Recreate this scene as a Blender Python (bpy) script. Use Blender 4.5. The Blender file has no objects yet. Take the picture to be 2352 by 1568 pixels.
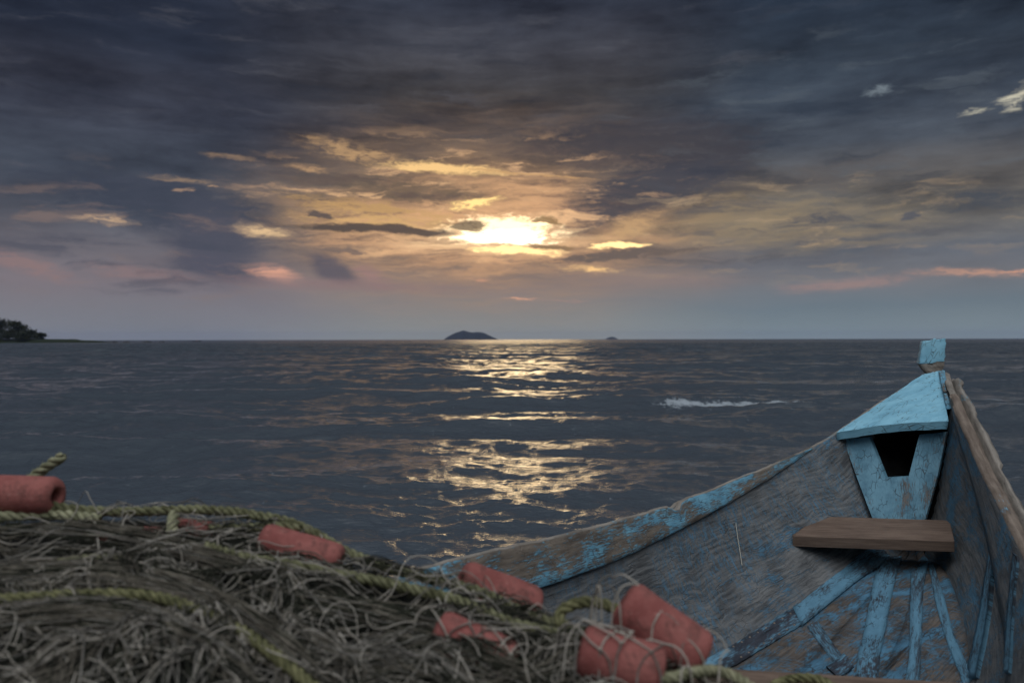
import bpy, math, random
import numpy as np
from mathutils import Vector, noise
from mathutils.bvhtree import BVHTree

random.seed(7)
rng = np.random.default_rng(11)
C = bpy.context.scene
COL = C.collection
PI = math.pi
CAM_H = 1.30                      # eye height above the lake

# ------------------------------------------------------------------ camera
cam = bpy.data.cameras.new('camera')
cam.sensor_width = 36.0
cam.lens = 28.0
cam.clip_start = 0.05
cam.clip_end = 20000.0
cam.shift_y = -5.0 / 2352.0
cam.dof.use_dof = True
cam.dof.focus_distance = 3.2
cam.dof.aperture_fstop = 3.9
camo = bpy.data.objects.new('camera', cam)
COL.objects.link(camo)
camo.location = (0, 0, CAM_H)
camo.rotation_euler = (PI / 2, 0, 0)
camo.rotation_euler.rotate_axis('Z', math.radians(-0.11))
C.camera = camo
C.view_settings.view_transform = 'Standard'
C.view_settings.look = 'None'
C.view_settings.exposure = 0.0
C.view_settings.gamma = 1.0
C.render.engine = 'CYCLES'
C.cycles.max_bounces = 6
C.cycles.volume_bounces = 0
C.cycles.use_denoising = True

SUN_EL, SUN_AZ = math.radians(7.6), math.radians(0.6)

F = 1829.0                        # focal length in units of a 2352 wide picture


def lin(r, g, b, k=1.0):
    def f(c):
        c /= 255.0
        return c / 12.92 if c <= 0.04045 else ((c + 0.055) / 1.055) ** 2.4
    return (f(r) * k, f(g) * k, f(b) * k, 1.0)


# ------------------------------------------------------------------ node helper
class Tree:
    def __init__(s, nt):
        s.nt = nt
        nt.nodes.clear()

    def n(s, typ, ins=None, **props):
        nd = s.nt.nodes.new(typ)
        for k, v in props.items():
            setattr(nd, k, v)
        if ins:
            for k, v in ins.items():
                s.put(nd.inputs[k], v)
        return nd

    def put(s, sock, v):
        if hasattr(v, 'is_output'):
            s.nt.links.new(v, sock)
        else:
            sock.default_value = v

    def math(s, op, a, b=None, c=None, clamp=False):
        nd = s.n('ShaderNodeMath', operation=op, use_clamp=clamp)
        s.put(nd.inputs[0], a)
        if b is not None:
            s.put(nd.inputs[1], b)
        if c is not None:
            s.put(nd.inputs[2], c)
        return nd.outputs[0]

    def vmath(s, op, a, b=None):
        nd = s.n('ShaderNodeVectorMath', operation=op)
        s.put(nd.inputs[0], a)
        if b is not None:
            s.put(nd.inputs[1], b)
        return nd.outputs[1] if op == 'DOT_PRODUCT' else nd.outputs[0]

    def step(s, v, lo, hi, a=0.0, b=1.0):
        nd = s.n('ShaderNodeMapRange', interpolation_type='SMOOTHSTEP')
        for k, x in zip(range(5), (v, lo, hi, a, b)):
            s.put(nd.inputs[k], x)
        return nd.outputs[0]

    def mix(s, f, a, b, blend='MIX'):
        nd = s.n('ShaderNodeMix', data_type='RGBA', blend_type=blend)
        s.put(nd.inputs[0], f)
        s.put(nd.inputs[6], a)
        s.put(nd.inputs[7], b)
        return nd.outputs[2]

    def noise(s, vec, scale, detail=4.0, rough=0.55, dist=0.0, out=0):
        nd = s.n('ShaderNodeTexNoise', {'Vector': vec, 'Scale': scale, 'Detail': detail, 'Roughness': rough, 'Distortion': dist})
        return nd.outputs[out]

    def mapping(s, vec, loc=(0, 0, 0), rot=(0, 0, 0), sc=(1, 1, 1), typ='POINT'):
        nd = s.n('ShaderNodeMapping', {'Vector': vec, 'Location': loc, 'Rotation': rot, 'Scale': sc}, vector_type=typ)
        return nd.outputs[0]

    def ramp(s, f, stops, interp='LINEAR'):
        nd = s.n('ShaderNodeValToRGB')
        cr = nd.color_ramp
        cr.interpolation = interp
        while len(cr.elements) < len(stops):
            cr.elements.new(0.5)
        for e, (p, c) in zip(cr.elements, stops):
            e.position = p
            e.color = c
        s.put(nd.inputs[0], f)
        return nd.outputs[0]


# ------------------------------------------------------------------ sky
def azel(px, py):
    az = math.atan((px - 1176) / F)
    return az, math.atan((779 - py) / F * math.cos(az))


world = bpy.data.worlds.new('World')
C.world = world
world.use_nodes = True
W = Tree(world.node_tree)
tc = W.n('ShaderNodeTexCoord').outputs['Generated']
sep = W.n('ShaderNodeSeparateXYZ', {0: tc})
az = W.math('ARCTAN2', sep.outputs[0], sep.outputs[1])
el = W.math('ARCSINE', sep.outputs[2])
V0 = W.n('ShaderNodeCombineXYZ', {0: az, 1: el}).outputs[0]
VS = W.mapping(V0, sc=(1.0, 3.2, 1.0))
wc = W.noise(VS, 7.0, 3.0, 0.5, out=1)
warp1 = W.vmath('MULTIPLY', W.vmath('SUBTRACT', wc, (0.5, 0.5, 0.5)), (0.10, 0.022, 0.0))
wc2 = W.noise(VS, 30.0, 8.0, 0.66, out=1)
warp2 = W.vmath('MULTIPLY', W.vmath('SUBTRACT', wc2, (0.5, 0.5, 0.5)), (0.060, 0.014, 0.0))
VW = W.vmath('ADD', W.vmath('ADD', V0, warp1), warp2)
VL = W.vmath('ADD', V0, W.vmath('MULTIPLY', warp1, (0.6, 0.6, 0.0)))
n_fine = W.noise(W.mapping(VW, sc=(1.0, 3.6, 1.0)), 30.0, 8.0, 0.68)
n_mid = W.noise(W.mapping(VL, sc=(1.0, 2.6, 1.0), loc=(3, 1, 0)), 6.0, 7.0, 0.60)
n_big = W.noise(W.mapping(V0, sc=(1.0, 2.6, 1.0), loc=(7, 2, 0), rot=(0, 0, 0.06)), 3.2, 4.0, 0.5)
n_streak = W.noise(W.mapping(VW, sc=(1.0, 9.0, 1.0), loc=(1, 5, 0)), 11.0, 6.0, 0.6)
n_xf = W.noise(W.mapping(VW, sc=(1.0, 2.6, 1.0), loc=(9, 4, 0)), 85.0, 7.0, 0.62)
nf = W.math('SUBTRACT', W.math('ADD', W.math('MULTIPLY', n_fine, 0.55), W.math('MULTIPLY', n_xf, 0.55)), 0.55)

# vertical colour of the cloud deck, left / centre / right of the sun
elN = W.math('DIVIDE', W.math('ADD', el, W.math('MULTIPLY', W.math('SUBTRACT', n_mid, 0.5), 0.035)), 0.5, clamp=True)


def stops(lst):
    out = []
    for py, c in lst:
        out.append((max(0.0, min(1.0, azel(1176, py)[1] / 0.5)), lin(*c)))
    return out


colL = W.ramp(elN, stops([(779, (128, 131, 138)), (720, (125, 124, 131)), (660, (124, 116, 122)), (600, (108, 104, 111)),
                          (520, (80, 83, 93)), (420, (64, 70, 82)), (300, (60, 64, 77)), (230, (54, 57, 69)), (150, (38, 44, 58)), (60, (36, 42, 56)), (0, (42, 48, 62))]))
colC = W.ramp(elN, stops([(779, (144, 147, 144)), (720, (134, 134, 133)), (660, (134, 122, 120)), (600, (122, 108, 100)),
                          (520, (128, 110, 90)), (450, (94, 86, 80)), (380, (78, 74, 74)), (300, (66, 64, 68)), (220, (68, 66, 68)), (120, (66, 67, 75)), (0, (52, 57, 70))]))
colR = W.ramp(elN, stops([(779, (128, 141, 146)), (710, (108, 121, 130)), (650, (116, 117, 122)), (590, (98, 103, 112)),
                          (520, (112, 108, 102)), (440, (94, 92, 92)), (360, (68, 74, 84)), (280, (58, 66, 78)), (170, (50, 59, 71)), (0, (38, 49, 65))]))
aw = W.math('ADD', az, W.math('MULTIPLY', W.math('SUBTRACT', n_big, 0.5), 0.25))
base = W.mix(W.step(aw, -0.38, -0.12), colL, colC)
base = W.mix(W.step(aw, 0.08, 0.34), base, colR)
# cloud structure: lighter rims and darker rolls, fading out in the clear band low down
amp = W.step(el, 0.03, 0.20, 0.10, 1.0)
tex = W.math('ADD', W.math('MULTIPLY', W.math('SUBTRACT', n_mid, 0.5), 2.3),
             W.math('ADD', W.math('MULTIPLY', W.math('SUBTRACT', n_streak, 0.5), 0.62), W.math('MULTIPLY', W.math('SUBTRACT', n_big, 0.5), 1.5)))
gain = W.math('MAXIMUM', W.math('ADD', 1.0, W.math('MULTIPLY', tex, amp)), 0.35)
sky = W.vmath('MULTIPLY', base, W.n('ShaderNodeCombineXYZ', {0: gain, 1: gain, 2: W.math('POWER', gain, 0.93)}).outputs[0])


def blob(px, py, rx, ry, col, strength=1.0, rot=0.0, edge=1.0, lo=0.0, hi=0.9, vec=None, nz=None):
    """one patch of cloud or light: a ragged ellipse in azimuth and elevation"""
    global sky
    a, e = azel(px, py)
    m = W.mapping(VW if vec is None else vec, loc=(a, e, 0), rot=(0, 0, math.radians(-rot)), sc=(rx / F, ry / F, 1), typ='TEXTURE')
    g = W.n('ShaderNodeTexGradient', {0: m}, gradient_type='SPHERICAL').outputs[1]
    if edge:
        g = W.math('MULTIPLY', g, W.math('MULTIPLY_ADD', nf if nz is None else nz, 4.4 * edge, 0.95))
        if vec is None and max(col[:3]) <= 1.0 and edge >= 0.85:
            lo, hi = 0.08, max(hi, 1.05)
    f = W.step(g, lo, hi, 0.0, strength)
    sky = W.mix(f, sky, col)


ns = W.math('SUBTRACT', n_streak, 0.5)
# wide glow round the sun
blob(1130, 500, 720, 300, lin(176, 140, 106), 0.62, 0, 0.5, 0, 1.0, VL, ns)
blob(1700, 500, 560, 110, lin(150, 132, 104), 0.62, 6, 0.9, 0.05, 0.9, VL, ns)
blob(1120, 520, 560, 150, lin(226, 174, 130), 0.85, 0, 0.9, 0.0, 0.9, VL, ns)
blob(1110, 465, 230, 80, lin(222, 172, 126), 0.6, 0, 0.8, 0.0, 0.9, VL, ns)
# slate veils of rain and the dark shoulders of cloud
blob(380, 470, 420, 90, lin(60, 66, 80), 0.85, 8, 0.8, 0.05, 0.75, VL)
blob(500, 560, 150, 120, lin(78, 80, 93), 0.85, 30, 0.3, 0.05, 0.7, VL)
blob(520, 615, 150, 40, lin(84, 84, 97), 0.9, 12, 0.3, 0.1, 0.6, VL)
blob(760, 618, 90, 40, lin(92, 88, 98), 0.85, 25, 0.3, 0.1, 0.6, VL)
blob(1500, 440, 330, 100, lin(68, 69, 78), 0.92, -16, 0.7, 0.05, 0.6, VL)
blob(1450, 330, 420, 80, lin(66, 64, 70), 0.8, 0, 0.7, 0.05, 0.7, VL)
blob(950, 440, 330, 50, lin(92, 84, 76), 0.75, 4, 0.8, 0.1, 0.8, VL)
blob(1900, 400, 420, 40, lin(92, 88, 88), 0.6, -4, 1.0, 0.1, 0.8)
# rose lit veils low down
blob(640, 628, 85, 26, lin(226, 166, 140), 0.9, 16, 0.9, 0.1, 0.9, VL)
blob(845, 632, 60, 42, lin(160, 126, 122), 0.7, 20, 0.9, 0.1, 0.9, VL)
blob(40, 600, 150, 34, lin(146, 120, 118), 0.7, 18, 0.9, 0.1, 0.9, VL)
blob(330, 625, 190, 26, lin(140, 118, 118), 0.7, 6, 0.9, 0.1, 0.9, VL)
blob(780, 655, 420, 26, lin(142, 118, 117), 0.6, 2, 0.6, 0.1, 0.9, VL)
blob(1500, 640, 330, 32, lin(140, 124, 120), 0.7, 2, 0.6, 0.1, 0.9, VL)
blob(1950, 655, 200, 24, lin(152, 130, 126), 0.85, -4, 0.6, 0.1, 0.9, VL)
blob(2230, 632, 150, 16, lin(190, 148, 128), 0.9, 3, 0.9, 0.15, 0.8)
blob(2345, 626, 70, 9, lin(215, 158, 130), 0.9, 0, 0.9, 0.2, 0.8)
# torn strands of lit and unlit cloud, thick round the sun and thinning outwards
def torn(px, py, rx, ry, lit, dark, k1, k2, seed, sc=13.0):
    global sky
    a, e = azel(px, py)
    m = W.mapping(VL, loc=(a, e, 0), sc=(rx / F, ry / F, 1), typ='TEXTURE')
    g = W.step(W.n('ShaderNodeTexGradient', {0: m}, gradient_type='SPHERICAL').outputs[1], 0.0, 0.6)
    n = W.noise(W.mapping(VW, sc=(1.0, 5.5, 1.0), loc=(seed, seed * 2.3, 0), rot=(0, 0, 0.04)), sc, 9.0, 0.62)
    sky = W.mix(W.math('MULTIPLY', g, W.step(n, 0.50, 0.33, 0.0, k2)), sky, dark)
    sky = W.mix(W.math('MULTIPLY', g, W.step(n, 0.53, 0.70, 0.0, k1)), sky, lit)


torn(1080, 470, 620, 190, lin(246, 196, 146), lin(96, 82, 78), 0.9, 0.75, 3.0)
torn(1780, 520, 620, 150, lin(176, 152, 122), lin(86, 86, 92), 0.75, 0.65, 6.0, 10.0)
torn(350, 540, 480, 190, lin(140, 118, 108), lin(70, 74, 88), 0.5, 0.6, 9.0, 8.0)
torn(800, 130, 1500, 260, lin(88, 89, 97), lin(40, 46, 58), 0.40, 0.35, 12.0, 7.0)
torn(2050, 250, 800, 240, lin(92, 100, 108), lin(42, 52, 66), 0.5, 0.5, 15.0, 8.0)
# gold streaks
blob(1130, 545, 330, 62, lin(252, 210, 160), 0.9, 0, 1.1, 0.1, 0.9, None, ns)
blob(890, 505, 300, 42, lin(214, 172, 116), 0.9, 2, 1.2, 0.1, 0.9)
blob(840, 470, 260, 26, lin(196, 156, 104), 0.8, 6, 1.3, 0.15, 0.9)
blob(800, 345, 170, 34, lin(186, 150, 110), 0.9, 8, 1.5, 0.2, 0.9, None, nf)
blob(700, 385, 70, 15, lin(206, 164, 120), 0.7, 0, 1.0, 0.2, 0.8)
blob(1020, 388, 220, 17, lin(252, 206, 140), 1.0, 3, 0.8, 0.10, 0.6, VW)
blob(1230, 400, 220, 6, lin(198, 156, 110), 0.8, 3, 0.8, 0.15, 0.7)
blob(530, 360, 100, 8, lin(160, 132, 106), 0.6, 3, 0.9, 0.2, 0.8)
blob(410, 408, 100, 13, lin(158, 133, 110), 0.65, 6, 1.1, 0.2, 0.8)
blob(425, 438, 28, 8, lin(158, 132, 112), 0.85, 0, 0.6, 0.2, 0.8)
blob(490, 427, 30, 5, lin(174, 142, 114), 0.85, 0, 0.6, 0.2, 0.8)
blob(228, 508, 80, 15, lin(206, 172, 138), 0.75, 2, 1.3, 0.2, 0.9)
blob(590, 522, 90, 24, lin(238, 200, 152), 0.85, 6, 1.0, 0.2, 0.8)
blob(1450, 520, 160, 42, lin(206, 166, 120), 0.8, -18, 0.9, 0.1, 0.9, VL)
blob(1100, 470, 90, 20, lin(255, 216, 140, 1.3), 1.0, -4, 1.3, 0.2, 0.7)
# the burnt-out gap
blob(1148, 530, 240, 54, (2.2, 1.62, 0.92, 1), 1.0, 2, 0.8, 0.25, 0.62)
blob(1160, 541, 185, 31, (3.2, 2.6, 1.8, 1), 1.0, 3, 0.7, 0.25, 0.6)
blob(1420, 562, 110, 13, (1.7, 1.15, 0.5, 1), 1.0, -2, 0.8, 0.2, 0.6)
blob(1180, 578, 150, 16, (1.7, 1.15, 0.5, 1), 1.0, 0, 0.9, 0.2, 0.6)
# dark bars of cloud across it
blob(870, 522, 260, 15, lin(86, 76, 72), 0.95, 2, 0.5, 0.15, 0.5)
blob(1062, 514, 75, 17, lin(92, 78, 66), 0.9, -2, 0.6, 0.2, 0.5)
blob(757, 490, 48, 12, lin(88, 80, 80), 0.9, 8, 0.6, 0.2, 0.5)
blob(1258, 510, 38, 9, lin(150, 120, 84), 0.9, 8, 0.6, 0.2, 0.5)
blob(1420, 584, 300, 20, lin(108, 96, 90), 0.95, -4, 0.8, 0.2, 0.6)
blob(1270, 566, 90, 7, lin(150, 122, 90), 0.85, 0, 0.6, 0.2, 0.5)
blob(800, 574, 130, 9, lin(112, 100, 96), 0.75, 0, 0.7, 0.2, 0.6)
blob(1345, 618, 95, 12, lin(255, 206, 142), 1.0, 2, 1.0, 0.2, 0.6)
blob(1190, 688, 60, 6, lin(226, 168, 138), 0.95, 0, 0.9, 0.2, 0.7)
blob(1300, 692, 110, 4, lin(164, 136, 126), 0.8, 2, 0.9, 0.2, 0.7)
blob(1100, 640, 60, 10, lin(196, 148, 122), 0.85, 0, 0.8, 0.2, 0.8)
# slate clouds on the right
blob(1850, 508, 120, 34, lin(84, 85, 92), 0.95, -6, 0.9, 0.2, 0.55)
blob(2105, 496, 55, 14, lin(86, 88, 96), 0.9, -8, 0.7, 0.2, 0.6)
blob(2290, 464, 150, 34, lin(66, 73, 84), 0.75, 0, 1.0, 0.15, 0.55)
blob(1760, 605, 320, 14, lin(100, 102, 110), 0.7, 0, 0.9, 0.2, 0.8)
# breaks high on the right
blob(2358, 226, 46, 28, lin(206, 200, 178), 0.9, -35, 1.6, 0.25, 0.9)
blob(2250, 257, 42, 9, lin(196, 192, 172), 0.9, -8, 1.4, 0.25, 0.9)
blob(2027, 206, 52, 15, lin(134, 146, 154), 0.65, 0, 1.5, 0.25, 0.9)

# beyond the top of the picture: dim overhead, clear sky plus added fill glow behind the viewer
sky = W.mix(W.step(el, 0.42, 0.85), sky, (0.10, 0.12, 0.155, 1))
nish = W.n('ShaderNodeTexSky', sky_type='NISHITA')
nish.sun_disc = False
nish.sun_elevation = SUN_EL
nish.sun_rotation = SUN_AZ
clear = W.vmath('MULTIPLY', nish.outputs[0], (0.10, 0.10, 0.10))
behind = W.step(W.vmath('DOT_PRODUCT', tc, (0.02, -0.40, 0.916)), 0.70, 1.0)
glow = W.vmath('ADD', clear, (2.1, 2.15, 2.2))
glow = W.vmath('MULTIPLY', glow, W.n('ShaderNodeCombineXYZ', {0: behind, 1: behind, 2: behind}).outputs[0])
sky = W.vmath('ADD', sky, glow)
bg = W.n('ShaderNodeBackground', {0: sky, 1: 1.0})
wo = W.n('ShaderNodeOutputWorld')
W.nt.links.new(bg.outputs[0], wo.inputs[0])

# ------------------------------------------------------------------ sun behind the cloud
sl = bpy.data.lights.new('sun', 'SUN')
sl.energy = 0.07
sl.angle = math.radians(9)
sl.color = (1.0, 0.72, 0.38)
so = bpy.data.objects.new('sun', sl)
COL.objects.link(so)
so.location = (0, 40, 30)
so.rotation_euler = (PI / 2 - SUN_EL, 0, PI - SUN_AZ)


# ------------------------------------------------------------------ mesh helpers
def tag(o, label=None, cat=None, group=None, kind=None):
    for k, v in (('label', label), ('category', cat), ('group', group), ('kind', kind)):
        if v:
            o[k] = v
    return o


def empty(name, loc, label, cat, group=None):
    o = bpy.data.objects.new(name, None)
    o.location = loc
    COL.objects.link(o)
    return tag(o, label, cat, group)


def mesh_obj(name, verts, faces, mats, parent=None, uv=None, midx=None, smooth=True):
    me = bpy.data.meshes.new(name)
    me.from_pydata([tuple(v) for v in verts], [], [tuple(f) for f in faces])
    for m in (mats if isinstance(mats, (list, tuple)) else [mats]):
        me.materials.append(m)
    if midx is not None:
        me.polygons.foreach_set('material_index', np.asarray(midx, dtype=np.int32))
    me.polygons.foreach_set('use_smooth', np.full(len(me.polygons), smooth, dtype=bool))
    if uv is not None:
        lay = me.uv_layers.new(name='UVMap')
        li = np.empty(len(me.loops), dtype=np.int32)
        me.loops.foreach_get('vertex_index', li)
        lay.data.foreach_set('uv', np.asarray(uv, dtype=np.float32)[li].ravel())
    me.update()
    o = bpy.data.objects.new(name, me)
    COL.objects.link(o)
    if parent is not None:
        o.parent = parent
        o.location = (0, 0, 0) if parent.parent else -parent.location
    return o


def wp(px, py, Y):
    """a point seen at (px, py) of the 2352 wide photograph, Y metres out from the eye"""
    return np.array([(px - 1176) / F * Y, Y, CAM_H + (779 - py) / F * Y])


def unit(a):
    return a / np.maximum(np.linalg.norm(a, axis=-1, keepdims=True), 1e-9)


def catmull(pts, n):
    """n points along a Catmull-Rom spline through pts"""
    p = np.asarray(pts, float)
    p = np.vstack([2 * p[0] - p[1], p, 2 * p[-1] - p[-2]])
    t = np.linspace(0, len(p) - 3 - 1e-6, n)
    i = t.astype(int)
    f = (t - i)[:, None]
    a, b, c, d = p[i], p[i + 1], p[i + 2], p[i + 3]
    return 0.5 * (2 * b + (c - a) * f + (2 * a - 5 * b + 4 * c - d) * f ** 2 + (3 * b - a - 3 * c + d) * f ** 3)


def nz(x, y=0.0, z=0.0):
    return noise.noise(Vector((x, y, z)))


def sweep(name, O, D, N, secs, mats, parent=None, segmat=None, bow_shade=0):
    """closed cross sections (k,2) in (down D, inward N) carried along O and capped"""
    n = len(O)
    m = len(secs[0])
    S = np.asarray(secs)
    P = O[:, None, :] + S[:, :, :1] * D[:, None, :] + S[:, :, 1:2] * N[:, None, :]
    Pc = np.concatenate([P, P[:, :1]], 1)          # repeat the first column so the UVs do not wrap
    u = np.concatenate([[0], np.cumsum(np.linalg.norm(np.diff(O, axis=0), axis=1))])
    v = np.concatenate([np.zeros((n, 1)), np.cumsum(np.linalg.norm(np.diff(Pc, axis=1), axis=2), 1)], 1)
    v = np.broadcast_to(v.mean(0), v.shape)
    uv = np.stack([np.broadcast_to(u[:, None], v.shape), v], -1).reshape(-1, 2)
    verts = Pc.reshape(-1, 3)
    faces, mi = [], []
    k = m + 1
    for i in range(n - 1):
        for j in range(m):
            faces.append((i * k + j, i * k + j + 1, (i + 1) * k + j + 1, (i + 1) * k + j))
            mi.append(2 if bow_shade and j < min(15, 15 * (1 - (u[i] - bow_shade) / 0.36)) else segmat[j] if segmat else 0)  # inner faces behind the bulkhead take the painted shade
    faces.append(tuple(range(m))); mi.append(segmat[0] if segmat else 0)
    faces.append(tuple(reversed([(n - 1) * k + j for j in range(m)]))); mi.append(segmat[0] if segmat else 0)
    return mesh_obj(name, verts, faces, mats, parent, uv, mi)


def tubes(paths, radii, sides=5, phase=0.0):
    """verts, faces of round tubes along the given polylines"""
    VV, FF, base = [], [], 0
    ang = np.linspace(0, 2 * PI, sides, endpoint=False) + phase
    ca, sa = np.cos(ang), np.sin(ang)
    for p, r in zip(paths, radii):
        p = np.asarray(p, float)
        n = len(p)
        t = unit(np.gradient(p, axis=0))
        ref = np.array([0.0, 0.0, 1.0]) if abs(t[:, 2]).mean() < 0.8 else np.array([1.0, 0.0, 0.0])
        a = unit(np.cross(t, ref))
        b = np.cross(t, a)
        rr = np.broadcast_to(np.asarray(r, float), (n,))[:, None, None]
        q = p[:, None, :] + rr * (ca[None, :, None] * a[:, None, :] + sa[None, :, None] * b[:, None, :])
        VV.append(q.reshape(-1, 3))
        i = np.arange(n - 1)[:, None] * sides
        j = np.arange(sides)[None, :]
        j2 = (j + 1) % sides
        f = np.stack([i + j, i + j2, i + sides + j2, i + sides + j], -1).reshape(-1, 4) + base
        FF.append(f)
        base += n * sides
    return np.concatenate(VV), np.concatenate(FF)


def fast_obj(name, V, Fq, mats, parent=None, midx=None, uv=None):
    me = bpy.data.meshes.new(name)
    me.vertices.add(len(V))
    me.vertices.foreach_set('co', np.asarray(V, dtype=np.float32).ravel())
    k = Fq.shape[1]
    me.loops.add(Fq.size)
    me.loops.foreach_set('vertex_index', Fq.astype(np.int32).ravel())
    me.polygons.add(len(Fq))
    me.polygons.foreach_set('loop_start', np.arange(len(Fq), dtype=np.int32) * k)
    me.update(calc_edges=True)
    me.polygons.foreach_set('use_smooth', np.ones(len(Fq), dtype=bool))
    for m in (mats if isinstance(mats, (list, tuple)) else [mats]):
        me.materials.append(m)
    if midx is not None:
        me.polygons.foreach_set('material_index', np.asarray(midx, dtype=np.int32))
    me.validate()
    o = bpy.data.objects.new(name, me)
    COL.objects.link(o)
    if parent is not None:
        o.parent = parent
        o.location = (0, 0, 0) if parent.parent else -parent.location
    return o


# ------------------------------------------------------------------ materials
def new_mat(name):
    m = bpy.data.materials.new(name)
    m.use_nodes = True
    return m, Tree(m.node_tree)


def finish(T, color, rough, bump=None, bstr=0.4, bdist=0.004, spec=0.3, metal=0.0):
    ins = {'Base Color': color, 'Roughness': rough, 'Specular IOR Level': spec, 'Metallic': metal}
    p = T.n('ShaderNodeBsdfPrincipled', ins)
    if bump is not None:
        b = T.n('ShaderNodeBump', {'Height': bump, 'Strength': bstr, 'Distance': bdist})
        T.nt.links.new(b.outputs[0], p.inputs['Normal'])
    o = T.n('ShaderNodeOutputMaterial')
    T.nt.links.new(p.outputs[0], o.inputs[0])
    return p


def wood_mat(name, dark, light, paint=None, cover=0.5, paint2=None, seed=0.0, fib=1.0, rough=0.72, bstr=0.6, metal=False, curl=0.0):
    m, T = new_mat(name)
    uv = T.n('ShaderNodeUVMap').outputs[0]
    uv = T.mapping(uv, loc=(seed * 3.1, seed * 1.7, seed))
    wob = T.vmath('MULTIPLY', T.vmath('SUBTRACT', T.noise(uv, 5.0, 3, out=1), (0.5, 0.5, 0.5)), (0.06, 0.014 + curl * 0.25, 0))
    uw = T.vmath('ADD', uv, wob)
    fibre = T.noise(T.mapping(uw, sc=(9, 150 * fib, 1)), 1.0, 6, 0.6)
    fine = T.noise(T.mapping(uw, sc=(60, 620 * fib, 1)), 1.0, 3, 0.6)
    mott = T.noise(uv, 9.0, 5, 0.6)
    fcol = T.step(T.math('ADD', T.math('MULTIPLY', fibre, 0.6), T.math('MULTIPLY', mott, 0.4)), 0.34, 0.66)
    col = T.mix(fcol, dark, light)
    col = T.mix(T.step(fine, 0.40, 0.30, 0.0, 0.55), col, (dark[0] * 0.35, dark[1] * 0.35, dark[2] * 0.35, 1))
    # dark splits along the grain
    split = T.step(T.noise(T.mapping(uw, sc=(2.2, 42 * fib, 1), loc=(4, 2, 0)), 1.0, 5, 0.55), 0.34, 0.27)
    h = T.math('ADD', T.math('MULTIPLY', fibre, 0.7), T.math('MULTIPLY', fine, 0.3))
    if paint:
        p1 = T.noise(T.mapping(uw, sc=(7, 13, 1)), 1.0, 10, 0.72)
        p2 = T.noise(T.mapping(uw, sc=(34, 260, 1)), 1.0, 5, 0.65)
        p0 = T.noise(T.mapping(uw, sc=(2.5, 4, 1)), 1.0, 3, 0.5)
        pm = T.math('ADD', T.math('ADD', T.math('MULTIPLY', p1, 0.46), T.math('MULTIPLY', p2, 0.30)), T.math('MULTIPLY', p0, 0.24))
        thr = 0.66 - 0.32 * cover
        mask = T.step(pm, thr - 0.03, thr + 0.03)
        if curl:
            # scratches: short bright strokes of old paint running across the grain
            s1 = T.noise(T.mapping(uv, sc=(90, 26, 1), rot=(0, 0, 0.95)), 1.0, 4, 0.6)
            s2 = T.noise(T.mapping(uv, sc=(130, 34, 1), rot=(0, 0, 0.35)), 1.0, 4, 0.6)
            sg = T.step(T.noise(uv, 3.5, 5, 0.6, 0.3), 0.42, 0.62)
            mask = T.math('MAXIMUM', mask, T.math('MULTIPLY', sg, T.math('MULTIPLY', T.step(T.math('MAXIMUM', s1, s2), 0.50, 0.62), 0.80)))
        pcol = T.mix(T.step(T.noise(uv, 14.0, 6, 0.65), 0.35, 0.68), paint, paint2 or tuple(c * 0.6 for c in paint[:3]) + (1,))
        vor = T.n('ShaderNodeTexVoronoi', {'Vector': T.mapping(uw, sc=(26, 55, 1)), 'Scale': 1.0}, feature='DISTANCE_TO_EDGE').outputs[0]
        crack = T.math('MULTIPLY', T.step(vor, 0.05, 0.0), T.step(T.noise(uv, 17.0, 3), 0.45, 0.60))
        pcol = T.mix(T.math('MULTIPLY', crack, 0.85), pcol, tuple(c * 0.5 for c in dark[:3]) + (1,))
        col = T.mix(mask, col, pcol)
        col = T.mix(T.math('MULTIPLY', split, 0.75), col, tuple(c * 0.3 for c in dark[:3]) + (1,))
        h = T.math('ADD', T.math('MULTIPLY', h, 0.8), T.math('MULTIPLY', mask, 0.45))
        h = T.math('SUBTRACT', h, T.math('MULTIPLY', crack, 0.5))
    else:
        col = T.mix(T.math('MULTIPLY', split, 0.6), col, tuple(c * 0.3 for c in dark[:3]) + (1,))
    h = T.math('SUBTRACT', h, T.math('MULTIPLY', split, 0.7))
    finish(T, col, rough, h, bstr, 0.004, 0.25)
    return m


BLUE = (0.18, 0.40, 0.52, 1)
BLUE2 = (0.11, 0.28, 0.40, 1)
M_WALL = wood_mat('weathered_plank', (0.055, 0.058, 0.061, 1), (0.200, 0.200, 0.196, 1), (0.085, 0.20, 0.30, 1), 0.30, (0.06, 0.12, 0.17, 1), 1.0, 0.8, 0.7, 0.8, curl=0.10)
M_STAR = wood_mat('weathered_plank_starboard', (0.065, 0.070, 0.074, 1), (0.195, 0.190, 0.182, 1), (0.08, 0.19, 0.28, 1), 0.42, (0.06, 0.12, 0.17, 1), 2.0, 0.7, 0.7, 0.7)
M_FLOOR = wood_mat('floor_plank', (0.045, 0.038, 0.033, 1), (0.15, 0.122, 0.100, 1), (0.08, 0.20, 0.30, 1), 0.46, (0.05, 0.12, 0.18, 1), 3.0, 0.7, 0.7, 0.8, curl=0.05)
M_RAIL = wood_mat('gunwale_paint', (0.09, 0.073, 0.060, 1), (0.23, 0.19, 0.15, 1), BLUE, 0.50, BLUE2, 4.0, 0.6, 0.65, 0.8)
M_BARE = wood_mat('bare_worn_wood', (0.135, 0.118, 0.100, 1), (0.31, 0.275, 0.235, 1), BLUE, 0.16, BLUE2, 5.0, 0.5, 0.7, 0.5)
M_TOP = wood_mat('worn_brown_top', (0.11, 0.082, 0.064, 1), (0.25, 0.20, 0.160, 1), BLUE, 0.22, BLUE2, 11.0, 0.5, 0.7, 0.5)
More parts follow.
